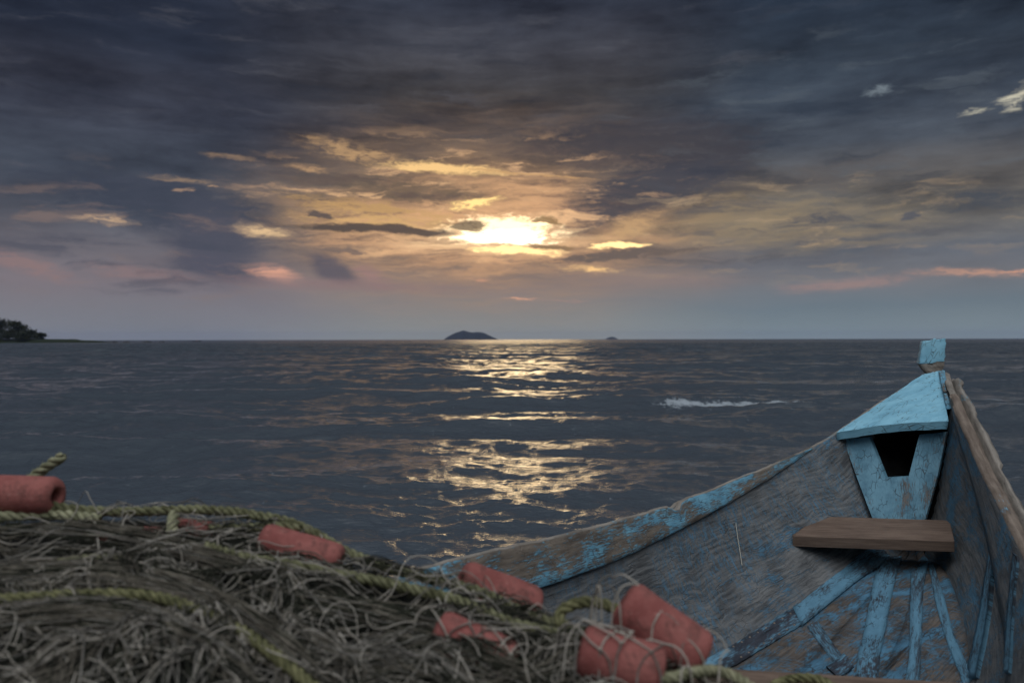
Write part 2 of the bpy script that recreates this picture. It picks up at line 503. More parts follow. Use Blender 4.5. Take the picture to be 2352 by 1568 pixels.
M_DECK = wood_mat('deck_paint', (0.10, 0.10, 0.10, 1), (0.22, 0.20, 0.18, 1), (0.27, 0.55, 0.68, 1), 0.97, (0.19, 0.43, 0.56, 1), 6.0, 0.6, 0.6, 0.5)
M_BULK = wood_mat('bulkhead_paint', (0.08, 0.08, 0.08, 1), (0.20, 0.18, 0.16, 1), (0.15, 0.31, 0.40, 1), 0.64, (0.08, 0.19, 0.26, 1), 7.0, 0.6, 0.65, 0.6)  # blue made darker than the deck's to stand for shade beneath it
M_SEAT = wood_mat('new_brown_plank', (0.095, 0.063, 0.047, 1), (0.190, 0.134, 0.100, 1), None, 0, None, 8.0, 0.5, 0.6, 0.35)
M_STRIP = wood_mat('painted_tin', (0.030, 0.036, 0.045, 1), (0.055, 0.062, 0.075, 1), (0.12, 0.26, 0.36, 1), 0.60, (0.09, 0.20, 0.28, 1), 9.0, 0.3, 0.5, 0.35)
M_STRIPD = wood_mat('bare_tin', (0.026, 0.030, 0.040, 1), (0.048, 0.052, 0.066, 1), (0.13, 0.27, 0.37, 1), 0.46, (0.09, 0.20, 0.28, 1), 10.0, 0.3, 0.5, 0.35)


def simple_mat(name, c1, c2, scale, rough=0.8, bstr=0.4, bd=0.003, detail=5.0, bscale=None):
    m, T = new_mat(name)
    tco = T.n('ShaderNodeTexCoord').outputs['Object']
    n = T.noise(tco, scale, detail, 0.6)
    col = T.mix(T.step(n, 0.32, 0.68), c1, c2)
    b = T.noise(tco, bscale or scale * 4, 4, 0.6)
    finish(T, col, rough, b, bstr, bd, 0.2)
    return m


def float_mat():
    m, T = new_mat('faded_red_foam')
    tco = T.n('ShaderNodeTexCoord').outputs['Object']
    col = T.mix(T.step(T.noise(tco, 18, 6, 0.65), 0.35, 0.65), (0.235, 0.075, 0.066, 1), (0.34, 0.125, 0.108, 1))
    grime = T.step(T.noise(tco, 38, 8, 0.7, 0.4), 0.50, 0.66, 0.0, 0.7)
    col = T.mix(grime, col, (0.105, 0.050, 0.042, 1))
    pale = T.step(T.noise(T.mapping(tco, sc=(1, 3, 2)), 60, 6, 0.7), 0.58, 0.70, 0.0, 0.5)
    col = T.mix(pale, col, (0.46, 0.23, 0.20, 1))
    h = T.math('ADD', T.noise(tco, 300, 4, 0.6), T.math('MULTIPLY', T.noise(tco, 40, 4, 0.6), 1.5))
    finish(T, col, 0.88, h, 0.5, 0.003, 0.15)
    return m


M_FLOAT = float_mat()
M_ROPE = simple_mat('olive_rope', (0.075, 0.074, 0.036, 1), (0.215, 0.212, 0.120, 1), 60, 0.9, 0.5, 0.002, 4, 700)
M_ROPEP = simple_mat('pale_rope', (0.17, 0.17, 0.10, 1), (0.34, 0.33, 0.21, 1), 60, 0.9, 0.5, 0.002, 4, 700)
M_ROPEY = simple_mat('yellow_green_rope', (0.070, 0.070, 0.032, 1), (0.200, 0.192, 0.095, 1), 60, 0.9, 0.5, 0.002, 4, 700)
M_TW = [simple_mat('twine_beige', (0.26, 0.235, 0.195, 1), (0.42, 0.385, 0.33, 1), 30, 0.85, 0.1),
        simple_mat('twine_grey', (0.105, 0.096, 0.082, 1), (0.235, 0.218, 0.190, 1), 30, 0.85, 0.1),
        simple_mat('twine_brown', (0.080, 0.070, 0.054, 1), (0.175, 0.155, 0.122, 1), 30, 0.85, 0.1),
        simple_mat('twine_dark', (0.012, 0.013, 0.009, 1), (0.040, 0.041, 0.028, 1), 30, 0.9, 0.1)]
M_HEAP = simple_mat('net_core', (0.010, 0.011, 0.010, 1), (0.034, 0.033, 0.028, 1), 45, 0.95, 0.9, 0.01, 6, 160)  # near-black colour stands for the shade between the strands
M_SAND = simple_mat('wet_sand', (0.10, 0.085, 0.065, 1), (0.18, 0.155, 0.12, 1), 3, 0.8, 0.4, 0.02, 6, 30)
M_BED = simple_mat('lake_bed', (0.02, 0.022, 0.02, 1), (0.04, 0.04, 0.035, 1), 0.4, 0.9, 0.1)
M_ISLE = simple_mat('island_slope', (0.018, 0.022, 0.024, 1), (0.03, 0.032, 0.030, 1), 0.05, 0.95, 0.3, 1.0, 5, 0.2)
M_HEAD = simple_mat('headland_grass', (0.010, 0.015, 0.006, 1), (0.020, 0.028, 0.010, 1), 0.5, 0.95, 0.3, 0.2)
M_LEAF = simple_mat('leaf', (0.014, 0.020, 0.009, 1), (0.036, 0.042, 0.018, 1), 0.5, 0.8, 0.1)
M_BARK = simple_mat('bark', (0.04, 0.035, 0.03, 1), (0.08, 0.07, 0.055, 1), 2, 0.9, 0.5)
M_ROCK = simple_mat('rock', (0.03, 0.03, 0.03, 1), (0.07, 0.068, 0.065, 1), 1.5, 0.85, 0.6, 0.05)
M_NAIL = simple_mat('rusty_nail', (0.16, 0.14, 0.12, 1), (0.28, 0.22, 0.17, 1), 90, 0.6, 0.2)
M_SHIRT = simple_mat('orange_shirt', (0.35, 0.10, 0.04, 1), (0.42, 0.13, 0.05, 1), 5, 0.9, 0.1)
M_STRAW = simple_mat('straw', (0.42, 0.40, 0.33, 1), (0.55, 0.52, 0.44, 1), 40, 0.8, 0.1)
M_BOWSHADE = simple_mat('bow_shade_timber', (0.006, 0.006, 0.006, 1), (0.016, 0.015, 0.014, 1), 20, 0.9, 0.3)  # near-black colour stands for the shade inside the closed bow
M_DARKCLOTH = simple_mat('dark_cloth', (0.02, 0.02, 0.025, 1), (0.05, 0.05, 0.055, 1), 5, 0.9, 0.1)


def water_mat():
    m, T = new_mat('lake_water')
    pos = T.n('ShaderNodeNewGeometry').outputs['Position']
    a = T.noise(T.mapping(pos, sc=(1.0, 2.2, 1.0)), 3.2, 5, 0.62, 0.5)
    b = T.noise(T.mapping(pos, sc=(1.0, 1.9, 1.0), rot=(0, 0, 0.25)), 11.0, 4, 0.6, 0.4)
    c = T.noise(T.mapping(pos, sc=(1.0, 1.6, 1.0), rot=(0, 0, -0.2)), 0.7, 4, 0.6)
    far = T.step(T.n('ShaderNodeSeparateXYZ', {0: pos}).outputs[1], 12.0, 130.0, 0.0, 1.0)   # open water is choppier than the lee of the shore
    d = T.noise(T.mapping(pos, sc=(1.0, 1.8, 1.0), rot=(0, 0, 0.1)), 0.22, 4, 0.6)
    h = T.math('ADD', T.math('ADD', T.math('MULTIPLY', a, T.math('MULTIPLY_ADD', far, 0.06, 0.022)), T.math('MULTIPLY', b, 0.010)),
               T.math('ADD', T.math('MULTIPLY', c, T.math('MULTIPLY_ADD', far, 0.45, 0.04)), T.math('MULTIPLY', d, T.math('MULTIPLY', far, 1.5))))
    foam = T.n('ShaderNodeAttribute', attribute_name='foam').outputs['Fac']
    fn = T.noise(T.mapping(pos, sc=(1.3, 0.6, 2.0)), 7.0, 10, 0.80)
    fm = T.step(T.math('ADD', foam, T.math('MULTIPLY', T.math('SUBTRACT', fn, 0.5), 4.6)), 0.45, 1.30)
    col = T.mix(fm, (0.052, 0.064, 0.077, 1), (0.33, 0.37, 0.40, 1))
    rg = T.math('ADD', T.math('MULTIPLY_ADD', far, 0.20, 0.07), T.math('MULTIPLY', fm, 0.6))
    p = T.n('ShaderNodeBsdfPrincipled', {'Base Color': col, 'Roughness': rg, 'IOR': 1.333})
    bp = T.n('ShaderNodeBump', {'Height': h, 'Strength': 1.0, 'Distance': 1.0})
    T.nt.links.new(bp.outputs[0], p.inputs['Normal'])
    o = T.n('ShaderNodeOutputMaterial')
    T.nt.links.new(p.outputs[0], o.inputs[0])
    return m


M_WATER = water_mat()

# ------------------------------------------------------------------ water: one sheet of wind waves out to the horizon
NC = 680
rr_ = [2.2]
while rr_[-1] < 5200:
    d_ = rr_[-1]
    rr_.append(d_ + (0.0052 * d_ if d_ < 30 else 0.156 + (d_ - 30) * 0.0012 if d_ < 260 else 0.43 + (d_ - 260) * 0.045))
rad = np.array(rr_)
NR = len(rad)
th = np.linspace(-0.92, 0.92, NC)
Yg = rad[:, None] * np.ones(NC)[None, :]
Xg = rad[:, None] * np.tan(th)[None, :]
Zg = np.zeros_like(Yg)
DX, DY = np.zeros_like(Yg), np.zeros_like(Yg)
cell = np.gradient(rad)[:, None]
wr = np.random.default_rng(5)
waves = []
for i in range(130):
    lam = 0.15 * (5.6 / 0.15) ** (i / 129.0)
    ang = wr.normal(0, 0.42 if lam < 0.5 else 0.26 if lam < 1.2 else 0.15) + 0.05
    fac = 0.75 if lam < 0.35 else 0.55 if lam < 0.9 else 0.42 if lam < 1.5 else 0.62
    waves.append((lam, ang, 0.0036 * lam * (0.5 + 1.0 * wr.random()) * fac, wr.random() * 2 * PI))
for lam, ang, amp, ph in waves:
    k = 2 * PI / lam
    dx, dy = math.sin(ang), -math.cos(ang)
    att = np.clip((lam / cell - 2.2) / 2.5, 0, 1)
    rows = np.nonzero(att[:, 0] > 0)[0]
    if not len(rows):
        continue
    r1 = rows[-1] + 1
    t = k * (dx * Xg[:r1] + dy * Yg[:r1]) + ph
    A = amp * att[:r1]
    Zg[:r1] += A * np.cos(t)
    s = np.sin(t) * A * 1.15
    DX[:r1] -= dx * s
    DY[:r1] -= dy * s
# crested wind chop: octaves of folded sines on warped coordinates, long along the crest


def vnoise(x, y, seed):
    tab = np.random.default_rng(seed).random((256, 256)) * 2 - 1
    xi, yi = np.floor(x), np.floor(y)
    fx, fy = x - xi, y - yi
    fx, fy = fx * fx * (3 - 2 * fx), fy * fy * (3 - 2 * fy)
    xi, yi = xi.astype(np.int64) & 255, yi.astype(np.int64) & 255
    x1, y1 = (xi + 1) & 255, (yi + 1) & 255
    return (tab[xi, yi] * (1 - fx) + tab[x1, yi] * fx) * (1 - fy) + (tab[xi, y1] * (1 - fx) + tab[x1, y1] * fx) * fy


def octave(u, v, choppy, seed):
    q = vnoise(u, v, seed)
    q2 = vnoise(u + 37.7, v + 11.3, seed + 1)
    u, v = u + 1.2 * q, v + 1.2 * q2
    def fold(t):
        a = 1 - np.abs(np.sin(t))
        b = np.abs(np.cos(t))
        return a * (1 - a) + b * a
    return (1 - np.clip(fold(u) * fold(v), 0, 1) ** 0.65) ** choppy


period, amp_, chop_, rot_ = 2.4, 0.056, 2.3, 0.10
for o_ in range(5):
    ca_, sa_ = math.cos(rot_), math.sin(rot_)
    rows = np.nonzero(period / cell[:, 0] > 2.2)[0]
    r1 = rows[-1] + 1
    k_ = PI / period
    x_, y_ = Xg[:r1] * ca_ - Yg[:r1] * sa_, Xg[:r1] * sa_ + Yg[:r1] * ca_
    at_ = np.clip((period / cell[:r1] - 2.2) / 2.0, 0, 1)
    ax_ = 0.42 if o_ < 2 else 0.6
    hh = octave(x_ * k_ * ax_, y_ * k_, chop_, 10 + o_ * 2) + octave(x_ * k_ * ax_ * 0.83 + 5.0, -y_ * k_ * 0.91 + 9.0, chop_, 50 + o_ * 2)
    Zg[:r1] += amp_ * at_ * (hh - 0.7)
    period *= 0.47; amp_ *= 0.50; chop_ += (1.1 - chop_) * 0.25; rot_ = -rot_ * 1.5
# gusty patches: the chop is stronger in some areas than in others
pat = 1.0 + 0.30 * np.sin(Xg * 0.31 + 1.3 * np.sin(Yg * 0.17)) * np.sin(Yg * 0.43 + 0.8 * np.sin(Xg * 0.21) + 1.0)
Zg *= pat
# steeper rolling swells coming in, and the one that breaks
foam = np.zeros_like(Yg)


def roller(yc, x0, x1, h, wd, curve=0.0, ph=0.0):
    yy = yc + 0.25 * np.sin(Xg * 0.5 + ph) + 0.10 * np.sin(Xg * 1.7 + ph * 2) + curve * (Xg - 0.5 * (x0 + x1)) ** 2
    d = Yg - yy
    prof = np.exp(-np.where(d < 0, (d / (wd * 0.55)) ** 2, (d / (wd * 1.5)) ** 2))
    e = 1 / (1 + np.exp(-(Xg - x0) / 0.5)) / (1 + np.exp((Xg - x1) / 0.5))
    return h * prof * e, d, e


ROLL = [(14.1, -1.5, 10.5, 0.175, 0.85, 0.004, 0.3), (20.5, 3.0, 18, 0.17, 1.1, 0.0, 1.0), (10.6, -5.5, 4.0, 0.095, 0.8, 0.006, 2.0), (12.2, -9.0, -1.0, 0.09, 0.8, 0.0, 0.9),
        (8.9, -7.0, 3.0, 0.082, 0.7, 0.0, 0.6), (7.5, -4.4, 2.6, 0.080, 0.62, 0.006, 4.0), (6.1, -4.2, 1.2, 0.058, 0.52, 0.0, 1.7), (4.25, -3.0, 1.6, 0.062, 0.55, 0.0, 2.7),
        (17, -14, 0, 0.12, 1.0, 0.0, 5.0), (12.4, 3.4, 12, 0.075, 0.9, 0, 4.4)]
yc_ = 23.0
while yc_ < 190:
    for _ in range(3):
        xc_ = wr.uniform(-0.62, 0.62) * yc_
        hw_ = yc_ * wr.uniform(0.10, 0.28)
        ROLL.append((yc_ * wr.uniform(0.95, 1.05), xc_ - hw_, xc_ + hw_, wr.uniform(0.12, 0.20), wr.uniform(1.1, 1.9), 0.0, wr.uniform(0, 6)))
    yc_ *= 1.13
for yc, x0, x1, h, wd, cv, ph in ROLL:
    hz, dd, ee = roller(yc, x0, x1, h, wd, cv, ph)
    Zg += hz
    if yc == 14.1:
        fe = np.clip((Xg - 2.3) / 0.6, 0, 1) * np.clip((5.6 - Xg) / 0.9, 0, 1)
        foam += 1.0 * fe * np.exp(-((dd + 0.15) / 0.20) ** 2) + 0.35 * fe * np.exp(-((dd + 0.1) / 0.55) ** 2)
        jag = 0.022 * np.sin(Xg * 9 + 2 * np.sin(Xg * 3.1)) + 0.018 * np.sin(Xg * 23 + dd * 9) + 0.012 * np.sin(Xg * 41 + 3 * np.sin(Xg * 7) + dd * 17)
        Zg += fe * jag * np.exp(-((dd + 0.1) / 0.3) ** 2)
# white water where the lake breaks on the rocks off the headland
for fx, fy, fr in ((-196, 402, 2.6), (-189, 400, 3.2), (-181, 396, 1.6)):
    foam += 0.9 * np.exp(-(((Xg - fx) / fr) ** 2 + ((Yg - fy) / 5.0) ** 2))
V = np.stack([Xg + DX, Yg + DY, Zg], -1).reshape(-1, 3)
ii = (np.arange(NR - 1)[:, None] * NC + np.arange(NC - 1)[None, :])
Fq = np.stack([ii, ii + 1, ii + NC + 1, ii + NC], -1).reshape(-1, 4)
water = fast_obj('water', V, Fq, M_WATER)
att = water.data.attributes.new('foam', 'FLOAT', 'POINT')
att.data.foreach_set('value', foam.astype(np.float32).ravel())
tag(water, kind='structure')

# lake bed and the beach the boat lies on
gx = np.linspace(-14, 14, 57)
gy = np.linspace(-8, 9, 69)
GX, GY = np.meshgrid(gx, gy)
GZ = np.where(GY < 2.0, 0.12 + 0.02 * (2 - GY), 0.12 - 0.14 * (GY - 2.0))
GZ = GZ + 0.015 * np.sin(GX * 2.1) * np.sin(GY * 1.7) - 0.06
v = np.stack([GX, GY, GZ], -1).reshape(-1, 3)
ii = (np.arange(68)[:, None] * 57 + np.arange(56)[None, :])
sand = fast_obj('sand', v, np.stack([ii, ii + 1, ii + 58, ii + 57], -1).reshape(-1, 4), M_SAND)
tag(sand, kind='structure')
bed = mesh_obj('lake_bed', [(-7200, 8.8, -1.0), (7200, 8.8, -1.0), (7200, 5500, -1.0), (-7200, 5500, -1.0)], [(0, 1, 2, 3)], M_BED)
tag(bed, kind='structure')


# ------------------------------------------------------------------ islands and headland
def island(prof, Y, depth, seed):
    """a hill rising from the lake, its skyline given as (px, py)"""
    px = np.array([p[0] for p in prof], float)
    py = np.array([p[1] for p in prof], float)
    n, m = 90, 30
    t = np.linspace(px[0], px[-1], n)
    top = np.interp(t, px, py)
    V, Fc = [], []
    for i in range(n):
        x = (t[i] - 1176) / F * Y
        hgt = CAM_H + (779.5 - top[i]) / F * Y
        hgt = max(hgt, 0) + 0.02 * hgt * nz(i * 0.4, seed)
        for j in range(m):
            s = -1 + 2 * j / (m - 1)
            w = depth * (0.25 + 0.75 * math.sin(PI * (i + 0.5) / n))
            z = hgt * (1 - abs(s) ** 1.6) - 1.0 + 0.04 * hgt * nz(i * 0.25, j * 0.5, seed)
            V.append((x, Y + s * w, z))
    for i in range(n - 1):
        for j in range(m - 1):
            a = i * m + j
            Fc.append((a, a + 1, a + m + 1, a + m))
    o = mesh_obj('island', V, Fc, M_ISLE)
    tag(o, kind='structure')
    return o


island([(1014, 781), (1018, 779.6), (1028, 773), (1040, 766.5), (1052, 762), (1063, 758.6), (1068, 759), (1076, 761.5), (1085, 763), (1095, 762.4), (1104, 762.2), (1113, 765), (1123, 769.4), (1134, 774.5), (1143.8, 779.2), (1148, 781)], 3000, 120, 1.0)
island([(1389, 780), (1392, 778), (1398, 775.2), (1405, 773.8), (1411, 774.6), (1416, 777), (1420, 780)], 3600, 40, 2.0)

HY = 395.0
n, m = 70, 14
Vh, Fh = [], []
for i in range(n):
    px = -260 + (222 + 260) * i / (n - 1)
    x = (px - 1176) / F * HY
    e = max(0.0, min(1.0, (222 - px) / 125.0))
    for j in range(m):
        s = -1 + 2 * j / (m - 1)
        h = (0.35 + 1.75 * e + 0.5 * nz(i * 0.35, j * 0.5)) * (1 - abs(s) ** 2.4) * min(1, e * 3 + 0.15) - 0.25
        Vh.append((x, HY + 18 + s * (5 + 15 * e), h))
for i in range(n - 1):
    for j in range(m - 1):
        a = i * m + j
        Fh.append((a, a + 1, a + m + 1, a + m))
headland = mesh_obj('headland', Vh, Fh, M_HEAD)
tag(headland, kind='structure')


def tree(px, top, width, label, seed, leaves=900, Y=HY + 14):
    r = np.random.default_rng(seed)
    x = (px - 1176) / F * Y
    H = (781 - top) / F * Y
    Wd = width / F * Y * 0.5
    root = empty('tree', (x, Y, 1.0), label, 'tree', 'trees on the headland')
    paths, radii = [], []
    tip = np.array([x + r.normal() * 0.5, Y, 1.0 + H * 0.75])
    base = np.array([x, Y, 0.8])
    trunk = catmull([base, base * 0.6 + tip * 0.4 + np.array([r.normal() * 0.3, 0, 0]), tip], 12)
    paths.append(trunk); radii.append(np.linspace(0.22, 0.06, 12) * (H / 8))
    cl = []
    for k in range(9):
        s = trunk[3 + k % 8]
        a = r.random() * 2 * PI
        e = np.array([x + math.cos(a) * Wd * (0.4 + 0.5 * r.random()), Y + math.sin(a) * Wd * 0.8, 1.0 + H * (0.35 + 0.6 * r.random())])
        paths.append(catmull([s, (s + e) / 2 + np.array([0, 0, 0.3]), e], 6)); radii.append(np.linspace(0.09, 0.025, 6) * (H / 8))
        cl.append(e)
    v, f = tubes(paths, radii, 6)
    fast_obj('trunk', v, f, M_BARK, root)
    cl += [np.array([x + r.normal() * Wd * 0.35, Y + r.normal() * Wd * 0.35, 1.0 + H * (0.25 + 0.7 * r.random())]) for _ in range(8)] + [tip]
    V, Q = [], []
    leaves = int(leaves * 1.6)
    for q in range(leaves):
        c = cl[r.integers(len(cl))]
        sz = 0.24 + 0.36 * r.random()
        p = c + r.normal(size=3) * np.array([Wd * 0.22, Wd * 0.22, H * 0.075])
        p[2] = max(p[2], 0.9)
        a, b = unit(r.normal(size=3)), unit(r.normal(size=3))
        V += [p - a * sz, p - b * sz * 0.5, p + a * sz, p + b * sz * 0.5]
        Q.append((4 * q, 4 * q + 1, 4 * q + 2, 4 * q + 3))
    fast_obj('crown', np.array(V), np.array(Q), M_LEAF, root)


tree(2, 732, 50, 'tallest dark tree at the far left end of the headland', 1, 1500)
tree(40, 738, 44, 'broad dark tree just right of the tallest one on the headland', 2, 1500)
tree(70, 752, 34, 'mid height dark tree on the slope of the headland', 3, 1100)
tree(92, 764, 26, 'lowest rounded bush at the lake end of the headland trees', 4, 900)
tree(22, 756, 60, 'dense dark thicket tree under the two tallest headland trees', 5, 1300, HY + 8)
tree(58, 764, 50, 'low dark bush in front of the headland trees at the water edge', 6, 1100, HY + 6)
tree(-40, 735, 60, 'dark tree cut off by the left edge of the picture', 7, 1200)


def rock(px, py, w, h, label, seed):
    Y = HY + 6
    x = (px - 1176) / F * Y
    V, Fc = [], []
    for i in range(7):
        a = -0.3 + (PI / 2 + 0.3) * i / 6
        for j in range(12):
            b = 2 * PI * j / 12
            k = 1 + 0.35 * nz(math.cos(b) * 1.3 + seed, math.sin(b) * 1.3, a * 1.5)
            V.append((x + w * k * math.cos(a) * math.cos(b), Y + w * k * math.cos(a) * math.sin(b), h * k * math.sin(a)))
    for i in range(6):
        for j in range(12):
            Fc.append((i * 12 + j, i * 12 + (j + 1) % 12, (i + 1) * 12 + (j + 1) % 12, (i + 1) * 12 + j))
    o = mesh_obj('rock', V, Fc, M_ROCK, smooth=False)
    tag(o, label, 'rock', 'rocks off the headland')


for px, w, h, lb in ((262, 2.0, 0.75, 'dark wet rock nearest the tip of the headland'), (290, 1.9, 0.7, 'dark rock just beyond the headland tip with white water to its left'),
                     (338, 2.4, 0.7, 'flat dark rock in the lake between two patches of white water'), (372, 1.5, 0.65, 'outermost low rock of the line running off the headland')):
    rock(px, 781, w, h, lb, px)

# a far canoe with one person in it, almost on the horizon
CY = 640.0
cx = (452 - 1176) / F * CY
cn = empty('canoe', (cx, CY, 0.0), 'tiny dark canoe on the horizon between the headland and the island', 'canoe')
V, Fc = [], []
for i in range(15):
    t = -1 + 2 * i / 14
    w = 0.42 * (1 - abs(t) ** 2.5) + 0.02
    sh = 0.45 + 0.45 * abs(t) ** 3
    for y, z in ((w, sh), (w * 0.7, 0.1), (0, -0.1), (-w * 0.7, 0.1), (-w, sh), (-w * 0.8, sh - 0.03), (0, 0.05), (w * 0.8, sh - 0.03)):
        V.append((cx + t * 3.6, CY + y, z))
for i in range(14):
    for j in range(8):
        Fc.append((i * 8 + j, i * 8 + (j + 1) % 8, i * 8 + 8 + (j + 1) % 8, i * 8 + 8 + j))
Fc += [tuple(range(8)), tuple(reversed(range(112, 120)))]
mesh_obj('hull', V, Fc, M_DARKCLOTH, cn)
pj = [(0, 0, 0.62), (0, 0, 0.95), (0, 0, 1.18), (0, 0, 1.30), (0, 0, 1.48), (0.22, 0, 1.16), (0.34, 0.05, 0.92), (0.50, 0.1, 0.80), (-0.22, 0, 1.16), (-0.34, 0.05, 0.92), (-0.2, 0.2, 0.80), (0.12, 0.30, 0.64), (0.14, 0.50, 0.25), (-0.12, 0.30, 0.64), (-0.14, 0.50, 0.25)]
pe = [(0, 1), (1, 2), (2, 3), (3, 4), (2, 5), (5, 6), (6, 7), (2, 8), (8, 9), (9, 10), (0, 11), (11, 12), (0, 13), (13, 14)]
pr = [0.16, 0.15, 0.15, 0.06, 0.11, 0.06, 0.05, 0.04, 0.06, 0.05, 0.04, 0.08, 0.05, 0.08, 0.05]
me = bpy.data.meshes.new('person')
me.from_pydata([(cx + a, CY + b, c) for a, b, c in pj], pe, [])
me.materials.append(M_SHIRT)
person = bpy.data.objects.new('person', me)
COL.objects.link(person)
sk = person.modifiers.new('skin', 'SKIN')
for v_, r_ in zip(me.skin_vertices[0].data, pr):
    v_.radius = (r_, r_)
me.skin_vertices[0].data[0].use_root = True
person.modifiers.new('sub', 'SUBSURF').render_levels = 2
tag(person, 'person in an orange top sitting in the far canoe', 'person')

# ------------------------------------------------------------------ the boat
boat = empty('fishing_boat', (0.9, 2.2, 0.30), 'old wooden fishing boat with peeling sky blue paint, bow pointing at the lake', 'boat')


def cp(*a):
    return np.array([a[0], a[1], CAM_H + a[2]])


#         port gunwale               starboard gunwale            port chine                  starboard chine
ST = [((1.817, 3.420, -0.137), (1.850, 3.420, -0.142), (1.800, 3.380, -0.200), (1.810, 3.375, -0.200)),
      ((1.550, 3.280, -0.238), (1.710, 3.130, -0.190), (1.625, 3.155, -0.450), (1.640, 3.145, -0.450)),
      ((1.210, 3.050, -0.377), (1.574, 2.770, -0.304), (1.425, 2.900, -0.752), (1.492, 2.895, -0.752)),
      ((0.970, 2.860, -0.436), (1.502, 2.500, -0.450), (1.200, 2.720, -0.770), (1.420, 2.600, -0.765)),
      ((0.590, 2.520, -0.490), (1.319, 2.020, -0.575), (0.758, 2.390, -0.857), (1.190, 2.070, -0.833)),
      ((0.234, 2.160, -0.507), (1.020, 1.500, -0.570), (0.370, 2.050, -0.917), (0.870, 1.600, -0.900)),
      ((-0.106, 1.790, -0.490), (0.680, 1.060, -0.550), (0.050, 1.660, -0.940), (0.500, 1.200, -0.940)),
      ((-0.430, 1.410, -0.485), (0.330, 0.660, -0.540), (-0.270, 1.270, -0.950), (0.170, 0.800, -0.950)),
      ((-0.850, 0.900, -0.470), (-0.100, 0.150, -0.520), (-0.680, 0.770, -0.950), (-0.220, 0.300, -0.950)),
      ((-1.300, 0.250, -0.450), (-0.640, -0.420, -0.500), (-1.150, 0.150, -0.930), (-0.720, -0.280, -0.930))]
NS = 190
GL = catmull([cp(*s[0]) for s in ST], NS)
GR = catmull([cp(*s[1]) for s in ST], NS)
CL = catmull([cp(*s[2]) for s in ST], NS)
CR = catmull([cp(*s[3]) for s in ST], NS)


def frames(G, Ch, inward):
    D = unit(Ch - G)
    L = np.linalg.norm(Ch - G, axis=1)
    T = unit(np.gradient(G, axis=0))
    N = unit(np.cross(T, D))
    sgn = np.sign((N * inward).sum(1))[:, None]
    return D, L, N * sgn


DL, LL, NL = frames(GL, CL, GR - GL + np.array([1e-3, 0, 0]))
DR, LR, NRt = frames(GR, CR, GL - GR - np.array([1e-3, 0, 0]))
arcL = np.concatenate([[0], np.cumsum(np.linalg.norm(np.diff(GL, axis=0), axis=1))])
arcR = np.concatenate([[0], np.cumsum(np.linalg.norm(np.diff(GR, axis=0), axis=1))])


def notch(s):
    return 0.022 * math.exp(-((s - 1.735) / 0.025) ** 2)


def wall(name, G, D, L, N, arc, thick, mat, seed, bulge, port):
    secs, K = [], 16
    for i in range(len(G)):
        s = arc[i]
        wv = 0.004 * nz(s * 9, seed) + 0.003 * nz(s * 31, seed + 4)
        if port:
            wv += notch(s) * 0.6
        sec = []
        for j in range(K):
            f = 1 - j / (K - 1)
            d = 0.006 + wv + f * (L[i] - 0.006 + 0.012)
            n0 = -bulge * math.sin(PI * min(1, d / L[i])) * min(1, s * 2) + 0.0025 * nz(s * 6, d * 14, seed)
            sec.append((d, n0))
        sec += [(0.001 + wv, -0.004), (wv - 0.002, -thick * 0.5), (0.002 + wv, -thick + 0.004)]
        for j in range(5):
            d = 0.008 + wv + j / 4 * (L[i] - 0.008 + 0.012)
            sec.append((d, -thick - bulge * math.sin(PI * min(1, d / L[i])) * min(1, s * 2)))
        secs.append(sec)
    seg = [0] * (K - 1) + [1] * 4 + [0] * 5
    return sweep(name, G, D, N, secs, [mat, M_BARE, M_BOWSHADE], boat, seg, 0.40)


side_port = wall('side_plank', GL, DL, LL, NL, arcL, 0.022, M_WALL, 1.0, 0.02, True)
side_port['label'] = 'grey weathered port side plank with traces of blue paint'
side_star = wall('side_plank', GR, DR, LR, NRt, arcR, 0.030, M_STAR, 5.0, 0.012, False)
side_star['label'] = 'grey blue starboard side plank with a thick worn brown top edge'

# bottom planks
K = 16
secV, secU = [], []
a_len = np.concatenate([[0], np.cumsum(np.linalg.norm(np.diff((CL + CR) / 2, axis=0), axis=1))])
for q, (f0, f1) in enumerate(((0.0, 0.36), (0.36, 0.66), (0.66, 1.0))):
    V, UV = [], []
    m = 8
    for i in range(NS):
        for k, dz in ((0, 0.0), (1, -0.02)):
            for j in range(m):
                f = f0 + (f1 - f0) * (j if k == 0 else m - 1 - j) / (m - 1)
                f = min(max(f, 0.0), 1.0)
                p = CL[i] * (1 - f) + CR[i] * f
                wd = np.linalg.norm(CR[i] - CL[i])
                edge = min(abs(f - f0), abs(f1 - f)) * wd
                z = dz + 0.002 * nz(a_len[i] * 5, f * 9, q) - (0.004 if edge < 0.004 else 0)
                V.append(p + np.array([0, 0, z]))
                UV.append((a_len[i], f * wd))
    Fc = []
    for i in range(NS - 1):
        for j in range(2 * m):
            j2 = (j + 1) % (2 * m)
            Fc.append((i * 2 * m + j, i * 2 * m + j2, (i + 1) * 2 * m + j2, (i + 1) * 2 * m + j))
    Fc.append(tuple(range(2 * m)))
    mesh_obj('bottom_plank', V, Fc, M_FLOOR, boat, UV)

# rays onto the inner skin, for everything nailed to it
HV, HF = [], []
for A, B, blg, N in ((GL, CL, 0.02, NL), (CL, CR, 0.0, NL * 0), (CR, GR, 0.012, NRt)):
    b0 = len(HV)
    for i in range(NS):
        for j in range(9):
            f = j / 8
            p = A[i] * (1 - f) + B[i] * f - N[i] * blg * math.sin(PI * f)
            HV.append(tuple(p))
    for i in range(NS - 1):
        for j in range(8):
            a = b0 + i * 9 + j
            HF.append((a, a + 1, a + 10, a + 9))
skin = BVHTree.FromPolygons(HV, HF)
EYE = Vector((0, 0, CAM_H))


